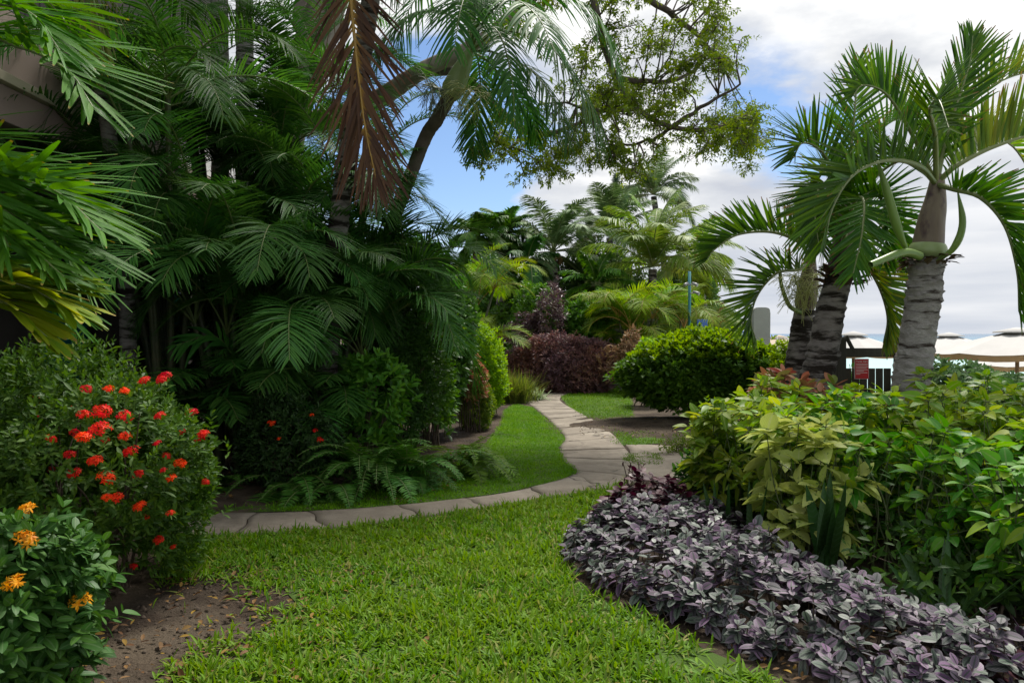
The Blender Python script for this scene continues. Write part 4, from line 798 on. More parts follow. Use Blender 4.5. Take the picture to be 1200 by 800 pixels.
for dx in (-8,4): spray(t,'flower_spray',pxs([(943,362,D-.15),(944+dx,340,D-.3),(946+dx*2,322,D-.45),(944+dx*2,330,D-.6)],8),.36,44,M['floret'])
mb=MB(); mb.tube(pxs([(938,366,D-.1),(925,358,D-.2),(916,335,D-.25),(914,318,D-.25)],16),np.linspace(.03,.02,16),k=8); mb.build('flower_spathe',M['spathe'],t)

# -- palms in the middle distance
areca('yellow green clumping palm left of the burgundy shrub',-1.2,21.5,9,(.9,3.0),6,(1.5,2.1),21,mat='areca_light',rach='rach_gold',pairs=34,group='clumping palms in the middle distance',cols=2,nseg=3,low=3,elm=50)
areca('bright clumping palm in front of the coconut palms, left of the lamp post',3.4,22.5,9,(.6,2.3),6,(1.4,1.9),22,mat='areca_light',rach='rach_gold',pairs=34,group='clumping palms in the middle distance',cols=2,nseg=3,low=4,elm=50)
areca('bright clumping palm touching the lamp post',4.7,23.4,8,(.6,2.4),6,(1.4,1.9),23,mat='areca_light',rach='rach_gold',pairs=34,group='clumping palms in the middle distance',cols=2,nseg=3,low=2)
areca('pale yellow green clumping palm right of the lamp post',6.5,27,7,(.5,2.3),6,(1.4,1.9),24,mat='coco_y',rach='rach_gold',pairs=34,group='clumping palms in the middle distance',cols=2,nseg=3,low=2)
def coco(label,px,py,D,nf,Lr,mat,elr=(-15,85),h0=0,rad=.16,grp='coconut palms in the distance',fruits=0,Lf=.75,azb=None,base=None,droop=.45):
    K=at(px,py,D); b=np.array([K[0]+rng.normal(0,.5),K[1]+rng.normal(0,.3),0]) if base is None else base
    t=thing('coconut_palm',label,'palm',b,grp); trunk_tube([b-[0,0,.05],b*.5+K*.5+[.15,0,0],K-[0,0,.1]],[rad*1.5,rad,rad*.9],k=14,ring=.18,amp=.05,seed=int(px)).build('trunk',M['ptrunkd'],t)
    for i in range(nf):
        az=(i*137.5+rng.normal(0,12)); el=elr[0]+(elr[1]-elr[0])*((i+.5)/nf)+rng.normal(0,6); C=arc(K,az,el,uni(40,75)+max(0,40-el)*.15,uni(*Lr),n=22,p=1.6,twist=uni(-12,12))
        frond_mb(C,pairs=84,Lf=Lf*uni(.85,1.15),Wf=.06,v=(14,0),sweep=(25,55),droop=uni(.6,1.3)*droop,pet=.14,rr=.03,nseg=3,cols=2,jit=4).build('frond',[M[mat],M['rach_y']],t)
    if fruits:
        for i in range(fruits):
            a=uni(2.6,6.8); p=K+np.array([math.cos(a)*.3,math.sin(a)*.3,uni(-.45,-.1)]); HBm=MB(); HBm.tube(p+np.array([[0,0,-.13],[0,0,-.11],[0,0,-.05],[0,0,.04],[0,0,.1],[0,0,.13]]),[.01,.065,.11,.11,.06,.01],k=10); HBm.build('coconut',M['coconut'],t)
coco('silvery coconut palm with a cluster of husks, above the burgundy shrub',648,295,30,22,(2.4,3.0),'coco',(-30,88),fruits=9)
coco('bright feathery coconut palm above the right clumping palms',765,312,26.5,22,(2.6,3.1),'coco_y',(0,86))
coco('tallest coconut palm, its fronds blown to the right against the clouds',766,228,38,18,(2.3,2.9),'coco',(-5,86),droop=.6)
coco('slim coconut palm between the silvery one and the tallest one',714,276,34,16,(2.3,2.9),'coco',(0,88))
coco('coconut palm at the right side of the grove, drooping towards the sea',812,300,30,11,(1.8,2.4),'coco_y',(-10,70))
coco('small dark palm at the left of the grove with a round crown',560,278,27,20,(1.0,1.4),'mid',(-20,85),Lf=.45,grp='round crowned palms in the distance')
coco('small dark palm with a round crown, second from the left in the grove',592,273,28,20,(1.0,1.4),'mid',(-20,85),Lf=.45,grp='round crowned palms in the distance')
coco('round crowned palm whose pale trunk shows above the green shrub',699,335,25.5,14,(1.1,1.5),'mid',(-20,85),Lf=.45,grp='round crowned palms in the distance',rad=.08)
coco('dark round crowned palm just left of the silvery coconut palm',618,305,27.5,14,(1.1,1.5),'palm_dark',(-30,80),Lf=.45,grp='round crowned palms in the distance')
# ------------------------------------------------------------------ trees
def crown_clusters(mb,twigs,C,base,n,L,W,spread,mat=0):
    """one leafy spray: twig from base to C, then leaves on little side twigs"""
    mid=(base+C)/2+rng.normal(0,.06,3)*np.linalg.norm(C-base); twigs.tube(spline([base,mid,C],7),np.linspace(.016,.006,7),k=5)
    P=[];A=[]
    for i in range(n):
        d=nz(rng.normal(0,1,3)); e=C+d*spread*uni(.35,1)*np.array([1,1,.7]); 
        if rng.random()<.35: twigs.tube([C,(C+e)/2+rng.normal(0,.03,3),e],[.005,.004,.002],k=4)
        P.append(e); A.append(d+np.array([0,0,-.1])+rng.normal(0,.4,3))
    sprigs(mb,np.array(P),np.array(A),7,.10,L,W,droop=.25,prof=pr_ovate,nseg=2,tilt=(40,90),cols=3,mat=mat)
t=thing('big_tree','big spreading tree with thick grey trunk, its small leaved branch reaching over the garden','tree',(-4.4,13.2,0))
D=13.
trk=[(-4.6,13.2,-.05),(-4.3,13.2,2.5),A(338,130,D),A(366,60,D),A(398,-40,D)]
trunk_tube(trk,[.55,.42,.36,.34,.30],k=26,ring=.5,amp=.04,rough=.03,seed=12).build('trunk',M['bark'],t)
LIMB={'a':[A(330,150,D),A(400,135,D-.3),A(450,112,D-.6),A(490,84,D-.8),A(540,62,D-1),A(600,20,D-1.2),A(660,-40,D-1.4)],
 'a2':[A(490,84,D-.8),A(525,84,D-.7),A(555,100,D-.5),A(585,128,D-.4),A(612,153,D-.3),A(648,156,D-.2),A(690,140,D)],
 'b':[A(398,-40,D),A(480,-110,D),A(600,-130,D-.4),A(680,-40,D-.8),A(715,75,D-1.0),A(745,128,D-1.0),A(790,148,D-1.0),A(850,150,D-1.1),A(880,135,D-1.2)],
 'b2':[A(720,92,D-1.0),A(760,95,D-.8),A(800,90,D-.6),A(840,60,D-.5)],
 'b3':[A(745,128,D-1.0),A(700,130,D-1.3),A(660,120,D-1.5)],
 'b4':[A(790,148,D-1.0),A(830,120,D-1.3),A(868,100,D-1.5)],
 'b5':[A(790,148,D-1),A(760,165,D-.7),A(720,172,D-.4)],
 'b6':[A(680,-40,D-.8),A(760,0,D-.6),A(815,40,D-.3),A(850,80,D-.1)],
 'c':[A(366,60,D),A(352,20,D+.2),A(362,-30,D+.4),A(350,-90,D+.6)],
 'd':[A(612,153,D-.3),A(600,172,D-.5),A(575,165,D-.7)]}
LR={'a':(.20,.07),'a2':(.09,.03),'b':(.10,.03),'b2':(.05,.018),'b3':(.04,.015),'b4':(.04,.015),'b5':(.035,.014),'b6':(.08,.025),'c':(.15,.09),'d':(.03,.012)}
LP={}
for k_,p in LIMB.items():
    n=40; C=spline(p,n); C+=rng.normal(0,.012,C.shape); LP[k_]=C; trunk_tube(list(C[::3])+[C[-1]],np.linspace(*LR[k_],8),k=12,ring=.4,amp=.05,rough=.04,seed=hash(k_[0])%7).build('limb',M['bark'] if k_ in('a','c') else M['barkd'],t)
allP=np.concatenate([LP[k_][10:] for k_ in ('a','a2','b','b2','b3','b4','b5','b6','d')])
fol=MB(); tw=MB()
spots=[]
def scat(n,x0,x1,y0,y1):
    for _ in range(n): spots.append((uni(x0,x1),uni(y0,y1)))
scat(34,690,860,-30,60); scat(20,690,850,50,110); scat(16,720,862,100,150); scat(9,860,898,120,175); scat(16,690,790,100,160); scat(22,560,700,130,190); scat(14,790,880,140,180); scat(14,600,720,150,215); scat(12,690,770,160,205); scat(8,560,620,140,200); scat(10,830,880,150,205); scat(10,640,720,60,130); scat(30,560,860,-120,-30); scat(10,545,650,-10,60); scat(5,830,868,0,110)
for px,py in spots:
    C=at(px,py,uni(10.8,13.4)); b=allP[np.argmin(np.linalg.norm((allP-C)*np.array([1,.6,1]),axis=1))]
    crown_clusters(fol,tw,C,b,int(uni(18,32)),(.05,.08),(.45,.55),uni(.26,.46))
fol.build('foliage',M['tree'],t); tw.build('twigs',M['barkd'],t)
# more crown above the picture, spreading over the near lawn: it keeps the foreground in open shade
fol=MB(); tw=MB(); 
lc=[A(398,-40,D),np.array([-1.5,10,10.5]),np.array([-.3,6,10.8]),np.array([.4,2,10.2])]; C=spline(lc,30); trunk_tube(list(C[::3]),[.24,.05],k=12,ring=.4,amp=.05,seed=2).build('limb',M['bark'],t)
for i in range(34):
    q=C[int(uni(.25,1)*29)]; c=q+np.array([rng.normal(0,1.6),rng.normal(0,1.2),rng.normal(.3,.6)]); crown_clusters(fol,tw,c,q,14,(.08,.13),(.42,.52),.5)
fol.build('foliage',M['tree'],t); tw.build('twigs',M['barkd'],t)

# tall grey palm trunks at the top left
for lab,px,h in (('left one of the two tall grey palm trunks seen above the thicket',256,8.6),('thicker right one of the two tall grey palm trunks seen above the thicket',285,9.2)):
    p=at0(px,0,12.2,0); t=thing('tall_palm',lab,'palm',p,'tall palms behind the thicket'); trunk_tube([p-[0,0,.05],p+[.03,0,h*.5],p+[.0,0,h]],[.17,.14,.13],k=18,ring=.11,amp=.04,seed=px).build('trunk',M['ptrunk'],t)
    for i in range(12): frond_mb(arc(p+[0,0,h],i*137.5,uni(0,80),uni(60,100),2.4),pairs=40,Lf=.6,Wf=.04,v=(20,0),sweep=(20,55),droop=.4,nseg=3,cols=2).build('frond',[M['palm_dark'],M['rach']],t)

# background trees
def tree(name,label,px,D,h,rad,mat,n,L,zc=None,group='trees beyond the garden',per=6):
    p=at0(px,0,D,0); zc=zc or h-rad[2]; t=thing(name,label,'tree',p,group); c=np.array([p[0],p[1],zc])
    tb=MB(); tb.tube(spline([p-[0,0,.1],p*.5+c*.5+[.1,0,0],c],12),np.linspace(.22,.08,12),k=10)
    P,Dd=shell(c,rad,n,rng.integers(1e6),.25,2,-.85,(.35,1),.5)
    for i in range(16): q=P[rng.integers(len(P))]; s=c*uni(.5,1)+p*0; s=p+(c-p)*uni(.55,1); tb.tube(spline([s,(s+q)/2+[0,0,.1],q],6),np.linspace(.07,.015,6),k=5)
    tb.build('trunk',M['barkd'],t); mb=MB(); sprigs(mb,P,Dd+Z*.4+rng.normal(0,.5,Dd.shape),per,.2,L,(.42,.55),nseg=2,cols=2); mb.build('crown',mat,t)
tree('broadleaf_tree','dark broadleaf tree filling the left of the grove behind the yellow green palm',570,31,4.6,(2.2,1.6,1.9),M['mid'],3000,(.18,.28))
tree('broadleaf_tree','green tree filling the gap below the slim coconut palm',700,31,4.6,(2.2,1.5,1.9),M['far'],3000,(.18,.28))
tree('broadleaf_tree','green tree behind the bright feathery coconut palm',790,34,4.8,(2.1,1.5,1.9),M['far'],2600,(.18,.28))
tree('broadleaf_tree','dark broadleaf tree low behind the burgundy shrub',632,28,3.2,(1.8,1.2,1.5),M['mid'],2200,(.16,.25))
tree('broadleaf_tree','small far dark tree on the beach right of the grove',846,60,4.6,(1.3,1.3,2.4),M['far'],1500,(.25,.35))
def feathery(label,px,D,h):
    p=at0(px,0,D,0); t=thing('feathery_tree',label,'tree',p,'thin feathery trees beyond the grove'); tb=MB(); tb.tube(spline([p,p+[.1,0,h]],14),np.linspace(.25,.02,14),k=8); tb.build('trunk',M['barkd'],t)
    n=900; u=uni(.3,1,n)**.8; a=uni(0,6.28,n); r=(1.0-u)*h*.14+.12; rr=r*np.sqrt(rng.random(n)); P=np.stack([p[0]+rr*np.cos(a),p[1]+rr*np.sin(a),h*u],-1); mb=MB(); Dd=np.stack([np.cos(a),np.sin(a),uni(.2,1.4,n)],-1); sprigs(mb,P,Dd,6,.4,(.3,.55),(.05,.08),nseg=2,cols=2,tilt=(15,40)); mb.build('crown',M['pine'],t)
feathery('thin feathery tree top left of the slim coconut palm, taller of the close pair',690,48,9.2); feathery('thin feathery tree top nearest the silvery coconut palm, shorter of the close pair',680,50,8.6); feathery('bare tipped feathery tree top standing highest beside the slim coconut palm',722,46,11.2)

# ------------------------------------------------------------------ planting bed at the right
bed=np.array([[.36,5.45],[.5,4.85],[.80,4.38],[1.10,3.95],[1.30,3.62],[1.50,3.25],[2.7,3.0],[2.65,3.6],[2.3,3.9],[2.02,4.5],[1.86,5.25],[1.80,6.2],[1.25,6.6],[.85,6.5],[.5,6.05]])
def cover(name,label,poly,dens,mat,hmax,sizes,kind='stuff'):
    q=np.asarray(poly); lo,hi=q.min(0)-.05,q.max(0)+.05; N=int((hi-lo).prod()*dens); P=uni(0,1,(N,2))*(hi-lo)+lo; k=inside(P,poly); P=P[k]; ed=edge_dist(P,poly)
    h=hmax*np.clip(.35+ed*1.5,0,1)**.75*(1+.15*np.sin(P[:,0]*7)*np.sin(P[:,1]*6+1))*uni(.68,1.15,len(P)); B=np.c_[P,h]
    mb=MB(); cen=q.mean(0); A=np.c_[(P-cen)*.18*(np.clip(.5-ed,0,1)[:,None]*3),np.ones(len(P))]+rng.normal(0,.22,(len(P),3)); 
    low=B.copy(); low[:,2]*=uni(.45,.7,len(P)); kk=ed<.28
    sprigs(mb,B,A,7,.06,sizes,(.56,.68),droop=.15,fold=.10,nseg=6,tilt=(58,92)); sprigs(mb,low[kk],A[kk]+np.c_[(P-cen)[kk]*.5,np.zeros(kk.sum())],6,.06,sizes,(.5,.62),droop=.3,fold=.22,nseg=5,tilt=(55,95))
    for b in B[::2]: mb.tube([b*[1,1,0]+[rng.normal(0,.03),rng.normal(0,.03),0],b*[1,1,.5]+[rng.normal(0,.02),0,0],b],.0035,k=4,mat=1)
    o=mb.build(name,[mat,M['stem']]); return tag(o,label,'ground cover',kind=kind)
cover('purple_ground_cover','low carpet of silver and purple leaves with dark veins bordering the lawn',bed,175,M['shield'],.32,(.045,.108))
def pl(px,py): return gnd(px,py)
mar=np.array([[.62,6.0],[1.0,5.9],[1.55,5.9],[1.7,6.5],[1.2,6.75],[.8,6.6]])
cover('maroon_ground_cover','dark maroon leaves showing at the back edge of the purple carpet',mar,160,M['maroon'],.47,(.08,.12))
cover('maroon_ground_cover','few dark maroon leaves in the lower right of the purple carpet',np.array([[2.0,3.35],[2.5,3.3],[2.5,3.6],[2.1,3.65]]),60,M['maroon'],.30,(.09,.13))

def bed_shrub(label,x,y,h,rad,mat,nst,L,cat='shrub',name='bed_shrub',group='broad leaved shrubs in the right bed',per=6,mat2=None,droop=.22,prof=pr_heart,low=.35,wr=(.5,.68)):
    t=thing(name,label,cat,(x,y,0),group); st=MB(); lf=MB(); P=[];A=[]
    for i in range(nst):
        a=uni(0,6.28); r=rad*math.sqrt(rng.random()); top=np.array([x+r*math.cos(a),y+r*math.sin(a),h*uni(.78,1.06)*(1-.12*(r/rad)**2)]); b=np.array([x+.35*r*math.cos(a)+rng.normal(0,.05),y+.35*r*math.sin(a)+rng.normal(0,.05),-.02]); C=spline([b,(b+top)/2+np.array([*rng.normal(0,.06,2),.04]),top],12); st.tube(C,np.linspace(.008,.003,12),k=5)
        P.append(top); A.append(np.array([.4*math.cos(a)*r/rad,.4*math.sin(a)*r/rad,1])+rng.normal(0,.2,3))
        for j in range(3):
            q=C[int(11*uni(low,.9))]; d=nz(np.array([math.cos(a),math.sin(a),.5])+rng.normal(0,.8,3)); e=q+d*uni(.10,.22); st.tube([q,(q+e)/2+[0,0,.01],e],[.004,.003,.002],k=4); P.append(e); A.append(d+Z*.6)
    P=np.array(P);A=np.array(A); n=len(P)
    # whorl of stalked leaves at every shoot tip
    for i in range(per):
        az=i*2.4+rng.normal(0,.3,n); ref=nz(np.cross(nz(A),np.array([.2,.9,.1]))); bb=np.cross(nz(A),ref); rd=np.cos(az)[:,None]*ref+np.sin(az)[:,None]*bb; ti=np.radians(55+8*i/per*3+rng.normal(0,14,n))
        d=np.sin(ti)[:,None]*rd+np.cos(ti)[:,None]*nz(A); s=P+d*uni(.02,.06,n)[:,None]; 
        for p,q in zip(P[::2],s[::2]): st.tube([p,q],.0022,k=3)
        LL=uni(*L,n)*(1-.25*rng.random(n)); leaf_batch(lf,s,d+[0,0,-.1],Z+.35*rng.normal(0,1,(n,3)),LL,LL*uni(*wr,n),droop=droop*uni(.4,1.5,n),fold=uni(.1,.3),prof=prof,nseg=6,mat=0)
    lf.build('foliage',mat,t); st.build('stems',M['stem_g'],t); return t
bs=[
('cream leaved variegated shrub above the snake plant at the left front of the right bed',1.98,5.2,1.0,.25,'cream',8,(.13,.20)),
('yellow green shrub at the left end of the right bed beside the path',1.85,6.2,1.04,.42,'vari_y',24,(.10,.15)),
('green broad leaved shrub left of the copper leaves',2.35,7.0,1.14,.42,'vari_y',24,(.10,.15)),
('green broad leaved shrub just behind the cream leaved one',2.55,6.0,1.10,.45,'vari',26,(.10,.15)),
('green broad leaved shrub in the middle front of the right bed',2.62,5.1,.96,.45,'vari',26,(.10,.15)),
('green broad leaved shrub at the right edge in the front row of the bed',3.0,4.4,.95,.48,'vari',27,(.10,.15)),
('yellow tinged shrub in front of the pale grey palm trunk',3.2,5.9,1.14,.46,'vari_y',27,(.10,.15)),
('yellow tinged shrub in the middle of the right bed',3.35,5.2,1.03,.45,'vari_y',26,(.10,.15)),
('green broad leaved shrub against the right edge, second row of the bed',3.75,4.95,1.05,.48,'vari',26,(.10,.15)),
('green broad leaved shrub at the right edge below the sunshades',4.1,5.8,1.13,.52,'vari_y',30,(.10,.15)),
('yellow green shrub at the back of the bed under the red notice',3.0,6.7,1.08,.36,'vari_y',20,(.10,.15)),
('green broad leaved shrub right of the pale grey palm trunk',4.35,6.8,1.17,.52,'vari',28,(.10,.15)),
('yellow green shrub at the foot of the pale grey palm trunk',3.65,6.55,1.19,.38,'vari_y',22,(.10,.15)),
('yellow tinged shrub behind the cream leaved one, next to the copper leaves',2.15,5.75,1.05,.3,'vari_y',17,(.10,.15)),
('green broad leaved shrub cut by the right edge, nearest the camera',3.15,3.95,.90,.35,'vari',18,(.10,.15))]
for (lb,x,y,h,r,m,n,L_) in bs: bed_shrub(lb,x,y,h,r,M[m],n,L_,per=7,wr=(.68,.85) if m=='cream' else (.54,.72),low=.2 if y<5.3 else .35)
bed_shrub('single tall bright green shoot standing in front of the red notice',2.92,6.1,1.22,.06,M['lime'],2,(.13,.18),name='bright_shoot',group=None,per=6)
for lb,x,y in (('copper red leaved plant left of the gate at the back of the bed',2.62,7.5),('copper red leaved plant at the foot of the dark palm trunk',2.95,7.45),('copper red leaved plant under the gate',3.35,7.35)):
    bed_shrub(lb,x,y,1.16 if x<3.2 else .95,.28,M['copper'],16,(.13,.19),name='copper_plant',group='copper leaved plants at the back of the bed',prof=pr_lance,per=7,droop=.15)
for lb,x,y,h,rx in (('low grey green hedge right of the pale grey palm trunk, in front of the sunshades',4.75,8.0,1.14,.75),('low grey green hedge running out at the right edge in front of the sea',6.1,8.1,1.13,.85)):
    bush('grey_green_hedge',lb,'hedge',(x,y,h*.55),(rx,.55,h*.55),M['seagr'],2200,per=6,L=(.07,.11),W=(.4,.5),amp=.1,ex=3,nst=24,group='grey green hedges by the beach')
bush('fine_leaf_shrub','small fine leaved yellow green shrub at the left tip of the right bed','shrub',at0(838,500,6.4,.66),(.20,.2,.36),M['lime'],420,per=6,L=(.04,.06),W=(.45,.55),amp=.2,nst=12)
bush('low_bed_shrub','dark low shrub below the fine leaved yellow green one','shrub',at0(845,545,6.5,.38),(.32,.25,.35),M['dark'],520,per=6,L=(.06,.10),W=(.4,.5),amp=.2,nst=14)
# dark low fill under the shrubs, and bare branches
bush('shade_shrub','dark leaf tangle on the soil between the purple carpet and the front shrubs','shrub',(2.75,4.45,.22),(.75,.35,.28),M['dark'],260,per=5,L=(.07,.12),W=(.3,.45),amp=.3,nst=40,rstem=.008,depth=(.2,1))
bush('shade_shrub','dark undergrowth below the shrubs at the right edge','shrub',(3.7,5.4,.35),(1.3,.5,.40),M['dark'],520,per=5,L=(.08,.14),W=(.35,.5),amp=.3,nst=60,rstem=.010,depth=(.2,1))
def snake(label,x,y,n,h,w,lean=.25):
    t=thing('snake_plant',label,'plant',(x,y,0),'snake plants in the right bed')
    for i in range(n):
        a=uni(0,6.28); d=np.array([lean*math.cos(a),lean*math.sin(a)-.1,1]); mb=MB(); hh=h*uni(.7,1.05); leaf_batch(mb,np.array([[x+rng.normal(0,.05),y+rng.normal(0,.05),0]]),d[None],np.array([[math.cos(a+1.),math.sin(a+1.)-1.5,.2]]),[hh],[w*uni(.85,1.1)],droop=.03,fold=.35,prof=pr_strap,nseg=8); mb.build('leaf',M['snake'],t)
snake('broad dark snake plant under the cream leaved shrub',2.02,4.95,8,.78,.085); snake('dark snake plant clump at the left end of the purple carpet',1.55,5.75,4,.55,.05); snake('lone leaning snake plant leaf in front of the left shrubs',1.62,5.35,2,.66,.05,.15); snake('sprawling dark snake plant in the shade at the right front',2.35,4.1,7,.62,.05,.8)
mb=MB(); t=thing('dry_twig','dark dry sprig standing at the tip of the purple carpet beside the path','twig',(*gnd(738,585),0))
g=gnd(738,585)
for i in range(5): mb.tube(spline([(g[0]+rng.normal(0,.02),g[1],0),(g[0]+rng.normal(0,.04),g[1],.2),(g[0]+rng.normal(0,.08),g[1],.36+uni(-.1,.05))],6),.005,k=5)
mb.build('stems',M['stem'],t)
lf=MB(); P=np.array([[g[0]+rng.normal(0,.06),g[1]+rng.normal(0,.04),uni(.1,.36)] for _ in range(26)]); leaf_batch(lf,P,rng.normal(0,1,(26,3))+[0,0,.7],Z+0*P,.05,.02,droop=.1); lf.build('foliage',M['maroon'],t)
# broad leaf plants at the left edge
t=thing('broad_leaf_plant','plant with a few big broad leaves between the door and the red shrub','plant',(-3.45,4.6,0))
for p,d,L_,w in (((-3.3,4.75,1.02),(.65,-.1,.75),.42,.13),((-3.3,4.5,1.0),(-.1,-.2,1),.45,.16),((-3.1,4.3,.9),(.5,-.4,.5),.5,.09),((-3.35,4.5,.9),(.2,-.5,.6),.4,.15)):
    mb=MB(); leaf_batch(mb,np.array([p]),np.array([d]),np.array([[.2,-1,.4]]),[L_],[w*1.4],droop=.18,fold=.3,prof=pr_ovate,nseg=12); mb.build('leaf',M['banana'],t)
mb=MB()
for i in range(5): mb.tube(spline([(-3.45+rng.normal(0,.08),4.6+rng.normal(0,.06),0),(-3.32+rng.normal(0,.05),4.58,.95)],8),.015,k=6)
mb.build('stems',M['stem_g'],t)
# ------------------------------------------------------------------ built things
wood=solid('gate_wood',(.030,.026,.016),(.045,.040,.024),.55,6,.2,60,.4,stretch=(6,6,.8))
redp=solid('notice_red',(.50,.02,.025),(.44,.018,.022),.4,4); wht=solid('white_lettering',(.72,.66,.62),(.68,.62,.58),.5,4)
D=8.9; gxl=(979-600)/FP*D; gxr=(1054-600)/FP*D; top=HC-(420-HY)/FP*D
t=thing('gate','dark wooden garden gate with a red notice between two stout palm trunks','gate',((gxl+gxr)/2,D,0))
def hb(name,mats,par,boxes,**k):
    h=HB()
    for b in boxes: h.box(*b,**k) if not isinstance(b[-1],dict) else h.box(*b[:-1],**{**k,**b[-1]})
    return h.build(name,mats,par)
pw=.11
hb('post',wood,t,[((gxl+.05,D,.78),(pw,pw,1.56))]); hb('post',wood,t,[((gxr+.03,D,.79),(pw,pw,1.6))])
hb('post',solid('gate_wood_grey',(.06,.062,.07),(.045,.045,.05),.6,8,.2),t,[((gxl+.20,D+.5,.75),(.11,.11,1.54))])
h=HB(); h.box(((gxl+gxr)/2+.04,D-.005,HC-(413-HY)/FP*D),(gxr-gxl-.08,.05,.105)); h.box(((gxl+gxr)/2+.04,D-.005,.28),(gxr-gxl-.08,.05,.10))
h.box((gxl+.165,D-.01,HC-(403-HY)/FP*D),(.035,.045,.22),ry=R(-28)); h.box((gxr-.085,D-.01,HC-(403-HY)/FP*D),(.035,.045,.2),ry=R(30)); h.build('rail',wood,t)
for i in range(6):
    x=gxl+.155+i*.092; hb('slat',wood,t,[((x,D+.03,.70),(.079,.022,1.0))],bev=.003)
sx0=(1009.5-600)/FP*(D-.04); sz=HC-(432-HY)/FP*(D-.04)
h=HB(); h.box((sx0,D-.045,sz),(.165,.006,.235),bev=.002,mat=1); h.box((sx0,D-.0495,sz),(.155,.004,.225),bev=.001,mat=0); sgn=h.build('notice',[redp,wht],t)
def text(name,s,loc,size,mat,par,ext=.0006):
    c=bpy.data.curves.new(name,'FONT'); c.body=s; c.size=size; c.extrude=ext; c.align_x='CENTER'; c.align_y='CENTER'; o=bpy.data.objects.new(name,c); COL.objects.link(o)
    dg=bpy.context.evaluated_depsgraph_get(); me=bpy.data.meshes.new_from_object(o.evaluated_get(dg)); bpy.data.objects.remove(o); me.materials.clear(); me.materials.append(mat)
    o=bpy.data.objects.new(name,me); COL.objects.link(o); o.parent=par; o.location=loc; o.rotation_euler=(R(90),0,0); return o
o=text('title_lettering','Turtle Alert',(sx0,D-.0525,sz+.085),.027,wht,sgn)
h=HB()
for i,wd in enumerate((.135,.13,.135,.12,.135,.09,.13,.05)): h.box((sx0-(.135-wd)/2,D-.0525,sz+.058-i*.017),(wd,.001,.005),bev=0)
h.build('small_print',wht,sgn)
h=HB(); h.box((gxr-.06,D-.07,HC-(420-HY)/FP*D),(.07,.06,.13),bev=.01); h.tube([(gxr-.06,D-.10,HC-.30),(gxr-.06,D-.12,HC-.34)],.012); h.build('latch',solid('black_metal',(.012,.012,.014),(.02,.02,.022),.35,10),t)
bush('gate_shrub','dark leafy shrub growing behind the gate','shrub',(4.15,10.3,.45),(.75,.5,.55),M['dark'],900,per=6,L=(.07,.12),W=(.4,.5),amp=.2,nst=16)
# beach shower post
D=15.5; x=(893-600)/FP*D; cement=solid('cement_grey',(.34,.36,.345),(.30,.315,.305),.85,4,.25,50,.3)
t=thing('shower_post','pale grey round topped concrete shower post behind the hedge','post',(x,D+.4,0))
ztop=HC-(360-HY)/FP*D; wd=.34
h=HB(); prof=[(-wd/2,-.1),(wd/2,-.1)]+[(wd/2*math.copysign(abs(math.cos(a))**.5,math.cos(a)),ztop-.11+.11*math.sin(a)**.6) for a in np.linspace(0.001,math.pi-.001,15)]
vs=[[h.bm.verts.new((x+px_,D+dy,pz_)) for px_,pz_ in prof] for dy in (0,.34)]
h.bm.faces.new(vs[0]); h.bm.faces.new(vs[1][::-1])
for i in range(len(prof)): h.bm.faces.new((vs[0][i],vs[1][i],vs[1][(i+1)%len(prof)],vs[0][(i+1)%len(prof)]))
ed=[e for e in h.bm.edges if abs(e.verts[0].co.y-e.verts[1].co.y)<1e-4]; bmesh.ops.bevel(h.bm,geom=ed,offset=.015,segments=2,affect='EDGES'); h.build('column',cement,t)
chrome=solid('chrome',(.5,.5,.5),(.42,.42,.42),.25,9,metal=1)
h=HB(); zz=HC-(378-HY)/FP*D; h.tube([(x-wd/2,D+.12,zz),(x-wd/2-.17,D+.12,zz)],.014); h.tube([(x-wd/2-.17,D+.12,zz+.02),(x-wd/2-.17,D+.12,zz-.04)],[.012,.035]); h.build('shower_head',chrome,t)
h=HB(); zz=HC-(405-HY)/FP*D; h.tube([(x+.02,D,zz),(x+.02,D-.08,zz)],.022); h.tube([(x+.02,D-.06,zz+.03),(x+.02,D-.06,zz-.07)],.016); h.box((x+.02,D-.06,zz+.04),(.09,.02,.014)); h.build('tap',chrome,t)
# lamp post
D=22.; x=(808-600)/FP*D; teal=solid('teal_paint',(.01,.16,.19),(.012,.13,.16),.4,6); grey=solid('lamp_grey',(.3,.31,.32),(.22,.23,.24),.4,8)
t=thing('lamp_post','slim teal post with two small floodlights in front of the bright palms','lamp post',(x,D,0)); zt=HC-(318-HY)/FP*D
h=HB(); h.tube([(x,D,-.05),(x,D,zt)],.042); h.tube([(x,D,-.02),(x,D,.03)],.12); h.build('pole',teal,t)
for dz,dx in ((334,.16),(344,.2),(334,-.14)):
    z0=HC-(dz-HY)/FP*D; h=HB(); h.tube([(x,D-.03,z0),(x+dx*.5,D-.06,z0+.02)],.018); h.tube([(x+dx*.4,D-.06,z0+.06),(x+dx,D-.10,z0+.01),(x+dx*1.25,D-.13,z0-.02)],[.03,.045,.05]); h.build('floodlight',grey,t)
# blue board on legs
D=24.5; x=(823-600)/FP*D; blue=solid('blue_panel',(.03,.12,.45),(.025,.10,.40),.4,5)
t=thing('blue_board','small blue board on thin grey legs beside the lamp post','board',(x,D,0)); zc=HC-(381-HY)/FP*D
h=HB(); h.box((x,D,zc),(.30,.03,.34)); h.box((x,D+.001,zc),(.34,.02,.38),mat=0); h.build('panel',blue,t)
for s in (-1,1): hb('leg',grey,t,[((x+s*.16,D+.03,zc/2-.1),(.03,.03,zc+.1))])
